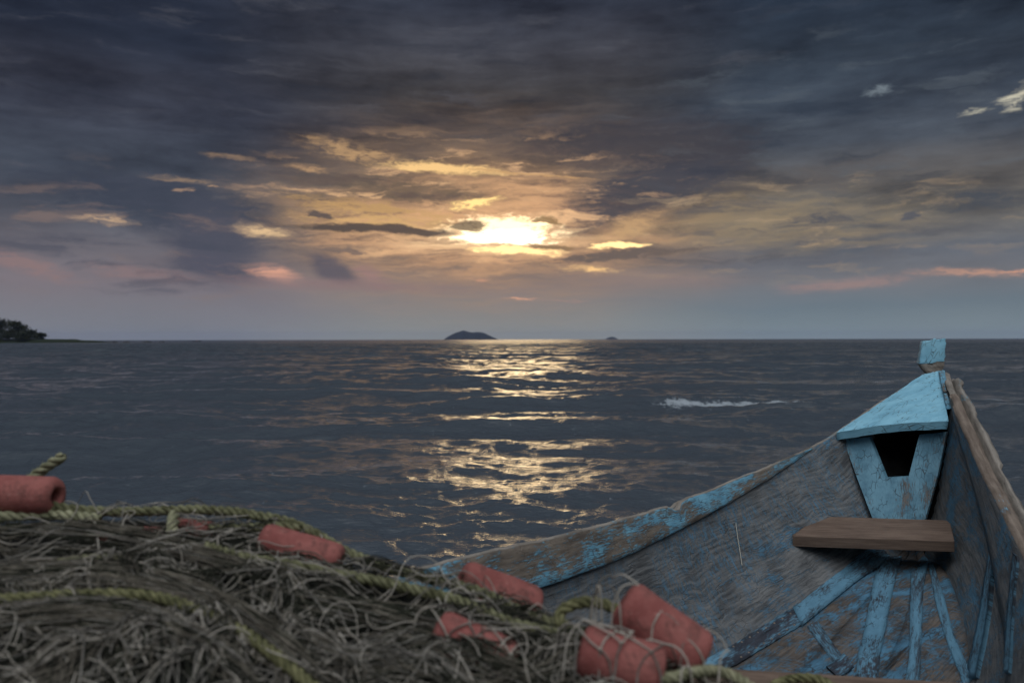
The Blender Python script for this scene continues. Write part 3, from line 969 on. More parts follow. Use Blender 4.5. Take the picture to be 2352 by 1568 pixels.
def on_skin(px, py):
    d = Vector(((px - 1176) / F, 1.0, (779 - py) / F)).normalized()
    h, nrm, _, _ = skin.ray_cast(EYE, d)
    if h is None:
        h, nrm = EYE + d * 2.4, -d
    if nrm.dot(d) > 0:
        nrm = -nrm
    return np.array(h), np.array(nrm)


def strip(name, left, right, mat, lift=0.0035, label=None, n=40, m=5, parent=None):
    """a band of sheet metal or a batten nailed over a seam of the hull"""
    Lp, Rp = catmull([(a, b, 0) for a, b in left], n), catmull([(a, b, 0) for a, b in right], n)
    top, bot, UV = [], [], []
    for i in range(n):
        for j in range(m):
            f = j / (m - 1)
            q = Lp[i] * (1 - f) + Rp[i] * f
            p, nr = on_skin(q[0], q[1])
            up = lift + 0.0012 * nz(i * 0.35, j * 0.8, q[0]) + (0.001 if j in (0, m - 1) and i % 5 == 0 else 0)
            if j in (0, m - 1):
                p = p + (np.array(on_skin(*(Rp[i] if j == 0 else Lp[i])[:2])[0]) - p) * 0.025 * nz(i * 0.9, j + q[0])
            top.append(p + nr * up)
            bot.append(p - nr * 0.004)
    top, bot = np.array(top), np.array(bot)
    G = top.reshape(n, m, 3)
    u = np.concatenate([[0], np.cumsum(np.linalg.norm(np.diff(G[:, 2], axis=0), axis=1))])
    w = np.linalg.norm(G[:, -1] - G[:, 0], axis=1).mean()
    UV = [(u[i], w * j / (m - 1)) for i in range(n) for j in range(m)] * 2
    N0 = n * m
    Fc = []
    for i in range(n - 1):
        for j in range(m - 1):
            a = i * m + j
            Fc.append((a, a + 1, a + m + 1, a + m))
        for j in (0, m - 1):
            a = i * m + j
            Fc.append((a, a + m, a + m + N0, a + N0))
    for i in (0, n - 1):
        for j in range(m - 1):
            a = i * m + j
            Fc.append((a, a + 1, a + 1 + N0, a + N0))
    o = mesh_obj(name, np.vstack([top, bot]), Fc, mat, parent or boat, UV)
    if label:
        o['label'] = label
    return o


strip('metal_strip', [(2024, 1262), (1984, 1266), (1937, 1306), (1889, 1341), (1820, 1398)], [(2040, 1280), (2014, 1308), (1981, 1328), (1924, 1373), (1841, 1442)], M_STRIP, 0.006, 'blue painted tin strip along the port seam')
tin = strip('metal_strip', [(1826, 1396), (1756, 1433), (1687, 1477), (1625, 1510), (1560, 1545)], [(1846, 1434), (1785, 1471), (1712, 1515), (1684, 1531), (1610, 1570)], M_STRIPD, 0.0035, 'dark tin strip with nail marks, blue paint mostly gone')
cross_tin = strip('metal_strip', [(1852, 1440), (1912, 1520), (1935, 1552)], [(1877, 1428), (1924, 1496), (1962, 1536)], M_STRIP, 0.003, 'short tin strip crossing the floor at an angle')
strip('metal_patch', [(1896, 1534), (1915, 1522), (1938, 1504)], [(1925, 1560), (1945, 1548), (1960, 1536)], M_STRIPD, 0.006, parent=cross_tin)


def nail(px, py, parent, lift, R=0.0032):
    p, nr = on_skin(px, py)
    a = unit(np.cross(nr, [0.3, 0.2, 1.0]))
    b = np.cross(nr, a)
    V = [p + nr * (lift + 0.0016)]
    for rr_, h in ((0.6, 0.0014), (1.0, 0.0004), (1.0, -0.002)):
        for k in range(8):
            t = 2 * PI * k / 8
            V.append(p + nr * (lift + h) + R * rr_ * (math.cos(t) * a + math.sin(t) * b))
    Fc = [(0, 1 + k, 1 + (k + 1) % 8) for k in range(8)]
    for q in (0, 8):
        Fc += [(1 + q + k, 9 + q + k, 9 + q + (k + 1) % 8, 1 + q + (k + 1) % 8) for k in range(8)]
    mesh_obj('nail', V, Fc, M_NAIL, parent)


for q in range(8):
    f = (q + 0.6) / 8
    nail(1822 - 150 * f + 4, 1406 + 86 * f, tin, 0.004)
    nail(1830 - 140 * f + 4, 1430 + 84 * f + 2, tin, 0.004)
strip('metal_strip', [(2022, 1280), (2003, 1348), (1983, 1455), (1969, 1509), (1964, 1575)], [(2070, 1280), (2051, 1354), (2032, 1452), (2019, 1515), (2014, 1575)], M_STRIP, 0.004, 'long flaking tin strip down the keel seam')
strip('metal_strip', [(2092, 1316), (2089, 1404), (2086, 1515), (2075, 1575)], [(2131, 1294), (2120, 1357), (2116, 1450), (2110, 1575)], M_STRIP, 0.004, 'straight blue tin strip right of the keel seam')
strip('metal_strip', [(2131, 1297), (2152, 1404), (2177, 1484), (2212, 1575)], [(2143, 1300), (2165, 1366), (2193, 1468), (2236, 1560)], M_STRIP, 0.004, 'narrow tin strip along the starboard seam')
strip('batten', [(2286, 1232), (2269, 1322), (2250, 1436), (2224, 1560)], [(2291, 1238), (2282, 1341), (2272, 1436), (2248, 1560)], M_STRIP, 0.010, 'thin blue batten up the starboard side')
strip('batten', [(2345, 1278), (2334, 1404), (2326, 1560)], [(2356, 1290), (2347, 1404), (2340, 1560)], M_STRIP, 0.022, 'thin blue batten at the right edge of the starboard side')

# inner gunwale rail on the port side: deep near the viewer, dying away towards the bow
i0 = np.searchsorted(arcL, 0.86)
i1 = np.searchsorted(arcL, 4.0)
idx = np.arange(i0, i1)
secs = []
for i in idx:
    s = arcL[i]
    h = np.interp(s, [0.86, 1.05, 1.3, 1.55, 1.75, 2.05, 2.4, 4.0], [0.008, 0.026, 0.048, 0.066, 0.080, 0.098, 0.11, 0.115])
    t = np.interp(s, [0.86, 1.05, 1.4], [0.003, 0.010, 0.017])
    wv = 0.0045 * nz(s * 8, 3.3) + 0.003 * nz(s * 27, 8.1) + notch(s)
    h += 0.003 * nz(s * 12, 9.0)
    b = -0.02 * math.sin(PI * min(1, h / LL[i]))
    g_ = 0.75 * t
    sec = [(h, b + g_), (h - 0.003, b + t - 0.001)]
    for f in (0.8, 0.6, 0.4, 0.2):
        sec.append((h * f + (1 - f) * wv, b * f + t + 0.002 * nz(s * 11, f * 5)))
    sec += [(0.004 + wv, t - 0.001), (wv - 0.002, t - 0.005), (wv - 0.003, t * 0.4), (wv - 0.001, -0.002), (0.012, -0.002), (h * 0.7, b + g_)]
    secs.append(sec)
r = sweep('gunwale_rail', GL[idx], DL[idx], NL[idx], secs, [M_RAIL, M_BARE], boat, [0, 0, 0, 0, 0, 0, 1, 1, 1, 1, 0, 0])
r['label'] = 'blue flaking inner rail along the port gunwale with a worn notch'

# upper inner plank on the starboard side, with a broad worn top
idx = np.arange(np.searchsorted(arcR, 0.42), np.searchsorted(arcR, 4.2))
secs = []
for i in idx:
    s = arcR[i]
    h = float(np.interp(s, [0.42, 0.7, 1.0, 1.25, 1.5, 2.0, 4.2], [0.012, 0.045, 0.085, 0.120, 0.150, 0.17, 0.17]))
    t = float(np.interp(s, [0.42, 0.6, 1.0], [0.004, 0.010, 0.014]))
    h += 0.004 * nz(s * 7, 2.0)
    up = 0.004 * nz(s * 6, 4.3) + 0.003 * nz(s * 21, 4.1)
    b = -0.012 * math.sin(PI * min(1, h / LR[i]))
    sec = [(h, b + 0.0005), (h - 0.003, b + t - 0.001)]
    for f in (0.8, 0.6, 0.4, 0.2):
        sec.append((h * f + (1 - f) * up, b * f + t + 0.002 * nz(s * 11, f * 5, 2)))
    sec += [(0.006 + up, t), (up - 0.004, t - 0.004), (up - 0.007, t - 0.012), (up - 0.008, -0.010), (up - 0.006, -0.024), (0.004 + up, -0.0305), (0.012, 0.0005)]
    secs.append(sec)
o = sweep('gunwale_rail', GR[idx], DR[idx], NRt[idx], secs, [M_STAR, M_TOP], boat, [0, 0, 0, 0, 0, 0, 1, 1, 1, 1, 1, 1, 0])
o['label'] = 'grey upper plank along the starboard gunwale with a broad worn brown top'

# outer rubbing strips
for G, D, N, arc, a0, a1, th_, nm in ((GR, DR, NRt, arcR, 0.02, 3.6, 0.030, 'starboard'), (GL, DL, NL, arcL, 1.72, 4.0, 0.022, 'port')):
    idx = np.arange(np.searchsorted(arc, a0), np.searchsorted(arc, a1))
    secs = []
    for i in idx:
        s = arc[i]
        if nm == 'starboard':
            saw = ((s * 3.1 + 1.3 * nz(s * 1.9, 7.0)) % 1.0) * (0.55 + 0.9 * abs(nz(s * 3.3, 1.0)))
            out = 0.019 + 0.012 * saw + 0.005 * nz(s * 14, 2)
            up = -0.010 - 0.012 * saw + 0.005 * nz(s * 17, 6) + 0.030 * math.exp(-((s - 0.05) / 0.1) ** 2)
            drop = 0.05
        else:
            out, up, drop = 0.018, 0.006 + 0.004 * nz(s * 9, 5), 0.05
        secs.append([(drop, -th_ - 0.007), (up + 0.006, -th_ - 0.0065), (up, -th_ - 0.011), (up - 0.003, -th_ - 0.004 - out * 0.5), (up + 0.002, -th_ - 0.004 - out), (up + 0.012, -th_ - 0.006 - out), (drop, -th_ - out)])
    o = sweep('rubbing_strip', G[idx], D[idx], N[idx], secs, [M_BARE], boat)
    o['label'] = 'ragged pale outer strip on the starboard gunwale' if nm == 'starboard' else 'flat outer strip on the port gunwale'

# fore deck: one wedge of plank
ap = [wp(2118, 862, 3.42), wp(2157, 853, 3.40)]
fr = [wp(1921, 993, 3.06), wp(2178, 967, 2.90)]
n, m = 26, 22
V, UV = [], []
for k in (0, 1):
    for i in range(n):
        f = i / (n - 1)
        for j in range(m):
            g = j / (m - 1)
            lft = ap[0] * (1 - f) + fr[0] * f
            rgt = ap[1] * (1 - f) + fr[1] * f
            p = lft * (1 - g) + rgt * g
            p = p + np.array([0.0, 0.006 * nz(g * 7, 3) * f, 0.010 * math.sin(PI * g) * f + 0.0022 * nz(f * 7, g * 9)])
            if j in (0, m - 1):
                p[0] += 0.005 * nz(f * 11, j)
            if i == n - 1:
                p += np.array([0, 0.004 * nz(g * 17, 8.0), -0.003])
            if k:
                p = p + np.array([0.004 * (0.5 - g), 0.006 * f, -0.030])
            V.append(p)
            UV.append((f * 0.55, g * (0.05 + 0.36 * f)))
Fc = []
N0 = n * m
for i in range(n - 1):
    for j in range(m - 1):
        a = i * m + j
        Fc.append((a, a + 1, a + m + 1, a + m))
        Fc.append((N0 + a + m, N0 + a + m + 1, N0 + a + 1, N0 + a))
rim = [(i, 0) for i in range(n)] + [(n - 1, j) for j in range(1, m)] + [(i, m - 1) for i in range(n - 2, -1, -1)] + [(0, j) for j in range(m - 2, 0, -1)]
rv = len(V)
for k in (0, 1):
    for q, (i, j) in enumerate(rim):
        V.append(V[k * N0 + i * m + j].copy())
        UV.append((q * 0.02, 1.0 + k * 0.03))
R = len(rim)
for q in range(R):
    q2 = (q + 1) % R
    Fc.append((rv + q, rv + q2, rv + R + q2, rv + R + q))
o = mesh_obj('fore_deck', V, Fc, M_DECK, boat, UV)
o['label'] = 'sky blue triangular fore deck with a network of fine cracks'


def block(name, corners, depth, mat, label=None, n=10, jit=0.003, parent=None, seed=0.0):
    """a rough-sawn block: its near face given by four corners (tl, tr, br, bl), pushed back by depth"""
    tl, tr, br, bl = corners
    back = np.array([0.35, 0.94, 0.0]) * depth
    V, UV = [], []
    for i in range(n):
        f = i / (n - 1)
        a, b = tl * (1 - f) + bl * f, tr * (1 - f) + br * f
        ring = []
        for g in (0, 0.08, 0.3, 0.5, 0.7, 0.92, 1):
            ring.append((a * (1 - g) + b * g, g))
        ring2 = [(p + back, 2 - g) for p, g in reversed(ring)]
        ring = [(p + (back * 0.06 if g in (0, 1) else 0), g) for p, g in ring]
        wd = np.linalg.norm(b - a)
        for p, g in ring + ring2:
            q = p + jit * np.array([nz(f * 6, g * 5, seed), nz(f * 6, g * 5, seed + 3), nz(f * 6 + 2, g * 5, seed + 6) * (1.6 if i in (0, n - 1) else 0.6)])
            V.append(q)
            UV.append((f * np.linalg.norm(bl - tl), g * wd))
    k = 14
    Fc = [(i * k + j, i * k + (j + 1) % k, (i + 1) * k + (j + 1) % k, (i + 1) * k + j) for i in range(n - 1) for j in range(k)]
    Fc.append(tuple(reversed(range(k))))
    Fc.append(tuple((n - 1) * k + j for j in range(k)))
    o = mesh_obj(name, V, Fc, mat, parent or boat, UV)
    md = o.modifiers.new('edge', 'BEVEL')
    md.width = 0.003
    md.segments = 2
    md.limit_method = 'ANGLE'
    md.angle_limit = math.radians(50)
    if label:
        o['label'] = label
    return o


post = block('bow_post', [wp(2119, 785, 3.46), wp(2173, 779, 3.44), wp(2170, 832, 3.43), wp(2110, 838, 3.45)], 0.07, M_DECK, 'pale blue squared top of the bow post', seed=1.0, jit=0.006)
block('post_neck', [wp(2110, 838, 3.452), wp(2170, 832, 3.432), wp(2163, 866, 3.43), wp(2134, 868, 3.44)], 0.06, M_BARE, 'bare worn neck under the squared top of the bow post', seed=2.0, jit=0.004, parent=post)
block('stem', [wp(2138, 862, 3.46), wp(2166, 860, 3.45), cp(1.67, 3.20, -0.50), cp(1.58, 3.24, -0.50)], 0.05, M_BOWSHADE, 'upright stem timber under the fore deck', seed=3.0)  # shade colour darkens what shows through the bulkhead opening
block('filler_block', [wp(2157, 856, 3.36), wp(2169, 852, 3.36), wp(2180, 900, 3.12), wp(2167, 902, 3.12)], 0.03, M_RAIL, 'small blue grey wedge beside the deck, nearest the post', seed=4.0)
block('filler_block', [wp(2168, 906, 3.11), wp(2181, 903, 3.11), wp(2189, 938, 2.98), wp(2175, 942, 2.98)], 0.03, M_RAIL, 'splintered blue wedge beside the right deck corner', seed=5.0)

# bulkhead with its cut-out
Yt, Yb = 3.03, 2.86


def bp_(px, py):
    f = (py - 985) / 210.0
    return wp(px, py, (Yt + (Yb - Yt) * f) * (1 + (2060 - px) * 0.00022))


pieces = [[(1936, 1010), (1996, 1005), (2033, 1099), (1968, 1099)], [(2111, 1000), (2174, 994), (2152, 1096), (2086, 1096)], [(1968, 1099), (2033, 1099), (2086, 1096), (2152, 1096), (2118, 1215), (2012, 1215)]]
Vb, Fb, Ub = [], [], []
depth = np.array([0.02, 0.024, 0.0])
for poly in pieces:
    # subdivide as a strip between left and right edges
    if len(poly) == 4:
        quads = [poly]
    else:
        quads = [[poly[0], poly[1], (2046, 1215), poly[5]], [poly[1], poly[2], (2088, 1215), (2046, 1215)], [poly[2], poly[3], poly[4], (2088, 1215)]]
    for tl, tr, br, bl in quads:
        b0 = len(Vb)
        for k in (0, 1):
            for i in range(7):
                f = i / 6
                for j in range(4):
                    g = j / 3
                    x = (tl[0] * (1 - f) + bl[0] * f) * (1 - g) + (tr[0] * (1 - f) + br[0] * f) * g
                    y = (tl[1] * (1 - f) + bl[1] * f) * (1 - g) + (tr[1] * (1 - f) + br[1] * f) * g
                    Vb.append(bp_(x, y) + depth * k)
                    Ub.append((y * 0.0017, x * 0.0017))
        for i in range(6):
            for j in range(3):
                a = b0 + i * 4 + j
                Fb.append((a, a + 1, a + 5, a + 4))
                Fb.append((a + 28 + 4, a + 28 + 5, a + 28 + 1, a + 28))
        for i in range(6):
            for j in (0, 3):
                a = b0 + i * 4 + j
                Fb.append((a, a + 4, a + 32, a + 28))
        for i in (0, 6):
            for j in range(3):
                a = b0 + i * 4 + j
                Fb.append((a, a + 1, a + 29, a + 28))
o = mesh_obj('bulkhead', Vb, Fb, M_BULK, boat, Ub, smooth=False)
o['label'] = 'blue bulkhead under the fore deck with a tapering cut-out'


def plank(name, tl, tr, br, bl, thick, mat, label):
    n, m = 20, 6
    V, UV = [], []
    for i in range(n):
        f = i / (n - 1)
        ring = []
        for g in np.linspace(0, 1, m):
            ring.append((g, 0.0))
        ring += [(1.0, -thick), (0.5, -thick), (0.0, -thick)]
        for g, dz in ring:
            a = tl * (1 - f) + tr * f
            b = bl * (1 - f) + br * f
            p = a * (1 - g) + b * g + np.array([0, 0, dz + 0.0008 * nz(f * 9, g * 4)])
            V.append(p)
            UV.append((f * np.linalg.norm(tr - tl), g * 0.3 + (0.3 - dz if dz else 0)))
    k = m + 3
    Fc = [(i * k + j, i * k + (j + 1) % k, (i + 1) * k + (j + 1) % k, (i + 1) * k + j) for i in range(n - 1) for j in range(k)]
    Fc.append(tuple(range(k))); Fc.append(tuple(reversed([(n - 1) * k + j for j in range(k)])))
    o = mesh_obj(name, V, Fc, mat, boat, UV, None, False)
    md = o.modifiers.new('edge', 'BEVEL')
    md.width = 0.002; md.segments = 2; md.limit_method = 'ANGLE'; md.angle_limit = math.radians(50)
    o['label'] = label
    return o


zt = 0.63
plank('seat', wp(1881, 1186, zt * F / 407), wp(2180, 1196, zt * F / 417), wp(2191, 1244, zt * F / 465 * 1.04), wp(1820, 1231, zt * F / 452 * 1.04), 0.036, M_SEAT, 'smooth brown board set across the bow')
z2 = 0.61
plank('seat', wp(1600, 1530, z2 * F / 751), wp(2330, 1576, z2 * F / 797), wp(2470, 1800, z2 * F / 1021), wp(1420, 1735, z2 * F / 956), 0.036, M_SEAT, 'brown board at the bottom edge beside the net')

# transom, closing the stern behind the viewer
o = mesh_obj('transom', [GL[-1], GR[-1], CR[-1], CL[-1], GL[-1] + np.array([-0.02, -0.02, 0]), GR[-1] + np.array([-0.02, -0.02, 0]), CR[-1] + np.array([-0.02, -0.02, 0]), CL[-1] + np.array([-0.02, -0.02, 0])],
             [(0, 1, 2, 3), (7, 6, 5, 4), (0, 4, 5, 1), (1, 5, 6, 2), (2, 6, 7, 3), (3, 7, 4, 0)], M_WALL, boat, [(0, 0), (0.9, 0), (0.8, 0.5), (0.1, 0.5)] * 2, smooth=False)

# a bleached straw caught on the port side
pts = []
for px, py in ((1685, 1203), (1689, 1235), (1693, 1260), (1699, 1300)):
    p, nr = on_skin(px, py)
    pts.append(p + nr * 0.008)
v, f = tubes([catmull(pts, 14)], [0.0011], 5)
o = fast_obj('straw', v, f, M_STRAW)
tag(o, 'bleached straw clinging to the grey inside of the boat', 'straw')

# ------------------------------------------------------------------ the heap of nets
HA = np.array([-420, 0, 130, 300, 450, 560, 680, 800, 900, 1010, 1100, 1220, 1300, 1420, 1520, 1620, 1700, 1750, 1800], float)
HYS = np.array([1200, 1186, 1180, 1176, 1180, 1190, 1222, 1284, 1318, 1350, 1380, 1425, 1438, 1478, 1530, 1560, 1590, 1640, 1760], float)
RA = np.array([-420, 0, 400, 700, 1000, 1300, 1600, 1800], float)
RY = np.array([1.10, 1.25, 1.28, 1.22, 1.12, 1.02, 0.95, 0.93])


def heap_z(x, Y):
    a = x / Y * F + 1176
    yr = np.interp(a, RA, RY)
    zr = CAM_H + (779 - np.interp(a, HA, HYS)) / F * yr
    d = yr - Y
    sl = np.interp(a, [0, 900, 1500], [0.22, 0.26, 0.30])
    front = zr - sl * np.maximum(d, 0) - 0.25 * np.maximum(d - 0.25, 0) ** 2
    back = zr - 0.22 * (np.minimum(d, 0) / 0.12) ** 2
    return np.where(d >= 0, front, back)


def lump(x, y):
    return 0.024 * nz(x * 7, y * 8, 1.0) + 0.014 * nz(x * 19, y * 21, 2.0)


def heap_pt(px, py, up=0.0):
    """the point of the heap's surface seen at (px, py)"""
    lo, hi = 0.35, float(np.interp(px, RA, RY)) + 0.02
    for _ in range(40):
        mid = (lo + hi) / 2
        z = float(heap_z((px - 1176) / F * mid, mid))
        y = 779 - (z - CAM_H) / mid * F
        if y > py:
            lo = mid
        else:
            hi = mid
    mid = (lo + hi) / 2
    return wp(px, py, mid) + np.array([0, 0, up])


# floats: (px, py, depth, axis towards in picture terms, length, radius)
def float_mesh(name, c, axis, L, R, label, hole=0.011):
    ax = unit(np.asarray(axis, float))
    a = unit(np.cross(ax, [0, 0, 1]))
    b = np.cross(ax, a)
    prof = [(-L / 2 + 0.004, hole), (-L / 2, hole + 0.003), (-L / 2, R * 0.55), (-L / 2 + 0.001, R - 0.010), (-L / 2 + 0.004, R - 0.003), (-L / 2 + 0.011, R)]
    prof += [(t * L, R * (1 + 0.012 * math.sin(9 * t))) for t in np.linspace(-0.36, 0.36, 9)]
    prof += [(-p, r) for p, r in reversed(prof[:6])]
    n, m = len(prof), 40
    V, Fc = [], []
    for p, r in prof:
        for j in range(m):
            t = 2 * PI * j / m
            k = r * (1 + 0.02 * nz(math.cos(t) * 1.5, math.sin(t) * 1.5, p * 20 + c[0] * 7))
            V.append(ax * p + k * (math.cos(t) * a + math.sin(t) * b))
    for i in range(n):
        for j in range(m):
            i2 = (i + 1) % n
            Fc.append((i * m + j, i * m + (j + 1) % m, i2 * m + (j + 1) % m, i2 * m + j))
    o = mesh_obj(name, V, Fc, M_FLOAT)
    o.location = c
    tag(o, label, 'float', 'red floats strung on the net ropes')
    return o


FLOATS = [
    (wp(28, 1133, 1.25), (1, -0.10, -0.02), 0.150, 0.030, 'red float at the left edge with a cut rope end behind it'),
    (wp(690, 1264, 1.20), (1, -0.10, -0.26), 0.130, 0.0265, 'red float lying bare on top of the heap in front of the sea'),
    (wp(1142, 1372, 1.17), (1, 0.25, -0.45), 0.125, 0.036, 'red float half hidden behind the rope, below the boat rail'),
    (wp(1516, 1452, 0.99), (1, -0.25, -0.66), 0.118, 0.035, 'upper red float of the pair under open net meshes at the right'),
    (wp(1425, 1520, 0.93), (1, -0.22, -0.22), 0.100, 0.031, 'lower red float of the pair under open net meshes, nearest the viewer'),
    (wp(1090, 1486, 1.00), (1, -0.25, -0.35), 0.110, 0.028, 'red float buried deep in shadow under the net'),
    (wp(446, 1218, 1.245), (1, 0.0, -0.12), 0.075, 0.018, 'red float mostly hidden under ropes and a vertical rope end'),
    (wp(300, 1232, 1.235), (1, 0.15, -0.05), 0.100, 0.017, 'red float showing as a dark sliver under the twine at the left'),
]
for c, ax, L, R, lb in FLOATS:
    float_mesh('float', c, ax, L, R, lb)


def cover_z(x, y):
    """the heap, or the top of the two right-hand floats where the net hangs over them"""
    z = float(heap_z(x, y)) + lump(x, y)
    for c, ax, L, R, _ in (FLOATS[3], FLOATS[4], FLOATS[5], FLOATS[6], FLOATS[7]):
        u = unit(np.asarray(ax, float))
        d2 = np.array([x - c[0], y - c[1]])
        u2 = u[:2]
        t = float(np.clip(d2 @ u2 / (u2 @ u2), -L / 2, L / 2))
        r2 = R * R - float(((d2 - t * u2) ** 2).sum())
        if r2 > 0:
            z = max(z, c[2] + t * u[2] + math.sqrt(r2) + 0.001)
    return z


net = empty('fishing_net', (0.0, 0.9, 0.75), 'tangled heap of grey brown fishing net piled in the boat', 'net')
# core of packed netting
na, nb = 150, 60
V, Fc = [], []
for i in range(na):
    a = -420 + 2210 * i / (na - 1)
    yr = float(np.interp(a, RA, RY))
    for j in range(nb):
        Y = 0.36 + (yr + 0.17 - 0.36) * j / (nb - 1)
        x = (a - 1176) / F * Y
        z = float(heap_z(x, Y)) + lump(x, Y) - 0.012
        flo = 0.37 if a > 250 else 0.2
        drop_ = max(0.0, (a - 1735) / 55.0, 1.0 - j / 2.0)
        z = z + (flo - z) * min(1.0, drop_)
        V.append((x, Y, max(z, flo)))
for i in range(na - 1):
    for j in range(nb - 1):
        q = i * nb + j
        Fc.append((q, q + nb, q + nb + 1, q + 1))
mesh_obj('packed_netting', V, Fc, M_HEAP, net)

# gathered hanks: bundles of near parallel twine lying in folds, mostly dark to stand for shaded hollows
paths, rad_, mid_ = [], [], []


def heap_ok(x, Y):
    a = x / max(Y, 0.2) * F + 1176
    return 0.45 < Y < float(np.interp(a, RA, RY)) + 0.03 and -420 < a < 1720


def strand(x, Y, th0, n, jx, lift, wob, turn):
    p = []
    for k in range(n):
        th1 = th0 + turn * k / n + wob * nz(jx, k * 0.12)
        x += 0.010 * math.cos(th1)
        Y += 0.010 * math.sin(th1)
        if not heap_ok(x, Y):
            break
        p.append((x, Y, float(heap_z(x, Y)) + lump(x, Y) + lift + 0.004 * nz(jx + 9, k * 0.25)))
    return p


for hk in range(125):
    a = random.uniform(-350, 1650)
    yr = float(np.interp(a, RA, RY))
    Y0 = random.uniform(0.5, yr - 0.01)
    x0 = (a - 1176) / F * Y0
    th0 = 1.4 * nz(x0 * 2.2 + 4, Y0 * 2.2, 0.5) - 0.30 + random.gauss(0, 0.25)
    turn = random.gauss(-0.4, 0.5)
    wid = random.uniform(0.012, 0.045)
    mt = random.choices([1, 2, 3], [1, 3, 9])[0]
    hgt = random.uniform(0.002, 0.016)
    for q in range(random.randint(14, 34)):
        off = random.gauss(0, 0.5)
        sx = x0 - math.sin(th0) * off * wid + random.uniform(-0.05, 0.05) * math.cos(th0)
        sy = Y0 + math.cos(th0) * off * wid + random.uniform(-0.05, 0.05) * math.sin(th0)
        p = strand(sx, sy, th0 + random.gauss(0, 0.10), random.randint(14, 38), hk * 3.1 + q * 0.05, hgt * max(0.0, 1 - off * off) + random.uniform(-0.004, 0.003), 0.8, turn)
        if len(p) > 5:
            paths.append(np.array(p)); rad_.append(random.uniform(0.0004, 0.0008)); mid_.append(mt if random.random() < 0.75 else random.choice([1, 2, 3]))
# three big gathered folds of the net, combed out along their length
for pth, spread, cnt, wts in (([(-60, 1348), (100, 1336), (260, 1336), (400, 1360), (520, 1412), (640, 1492), (770, 1600)], 42, 230, (1, 5, 2)),
                              ([(-60, 1445), (150, 1424), (300, 1434), (430, 1476), (540, 1545), (610, 1620)], 46, 190, (2, 4, 3)),
                              ([(640, 1390), (820, 1425), (980, 1462), (1120, 1515), (1240, 1590)], 40, 170, (1, 2, 6)),
                              ([(-60, 1245), (120, 1238), (300, 1256), (470, 1300), (640, 1352), (800, 1400)], 34, 150, (1, 3, 5))):
    cc = catmull([(a, b, 0) for a, b in pth], 60)
    for q in range(cnt):
        o1 = random.gauss(0, 0.5) * spread
        o2 = o1 + random.gauss(0, 0.22) * spread
        i0_ = random.randint(0, 34)
        n_ = random.randint(14, 26)
        p = []
        hgt = 0.012 * max(0, 1 - (o1 / spread) ** 2) + random.uniform(-0.004, 0.004)
        for k in range(i0_, min(60, i0_ + n_)):
            f = (k - i0_) / n_
            w_ = o1 * (1 - f) + o2 * f + 5 * nz(q * 3.7, k * 0.2)
            p.append(heap_pt(cc[k, 0] + w_ * 0.25, cc[k, 1] + w_, hgt + 0.006 + 0.003 * nz(q * 1.9, k * 0.3)))
        if len(p) > 5:
            paths.append(np.array(p)); rad_.append(random.uniform(0.0005, 0.0009)); mid_.append(random.choices([1, 2, 3], wts)[0])
# stray single lines, some of them pale and thick, arching clear of the heap
for q in range(360):
    a = random.uniform(-350, 1690)
    yr = float(np.interp(a, RA, RY))
    Y0 = random.uniform(0.5, yr) if q % 3 else yr - random.uniform(0, 0.05)
    p = strand((a - 1176) / F * Y0, Y0, random.uniform(-PI, PI), random.randint(6, 20), q * 7.7, random.uniform(0.002, 0.016), 2.6, random.gauss(0, 1.2))
    if len(p) > 4:
        p = np.array(p)
        p[:, 2] += random.uniform(0, 0.016) * np.sin(np.linspace(0, PI, len(p)))
        paths.append(p); rad_.append(random.uniform(0.0006, 0.0011)); mid_.append(random.choices([0, 1, 2], [4, 4, 2])[0])
for mi in range(4):
    sel = [i for i in range(len(paths)) if mid_[i] == mi]
    v, f = tubes([paths[i] for i in sel], [rad_[i] for i in sel], 4)
    o = fast_obj('twine_hank', v, f, M_TW[mi], net)
    o['kind'] = 'stuff'

# crumpled sheets of diamond mesh thrown over it


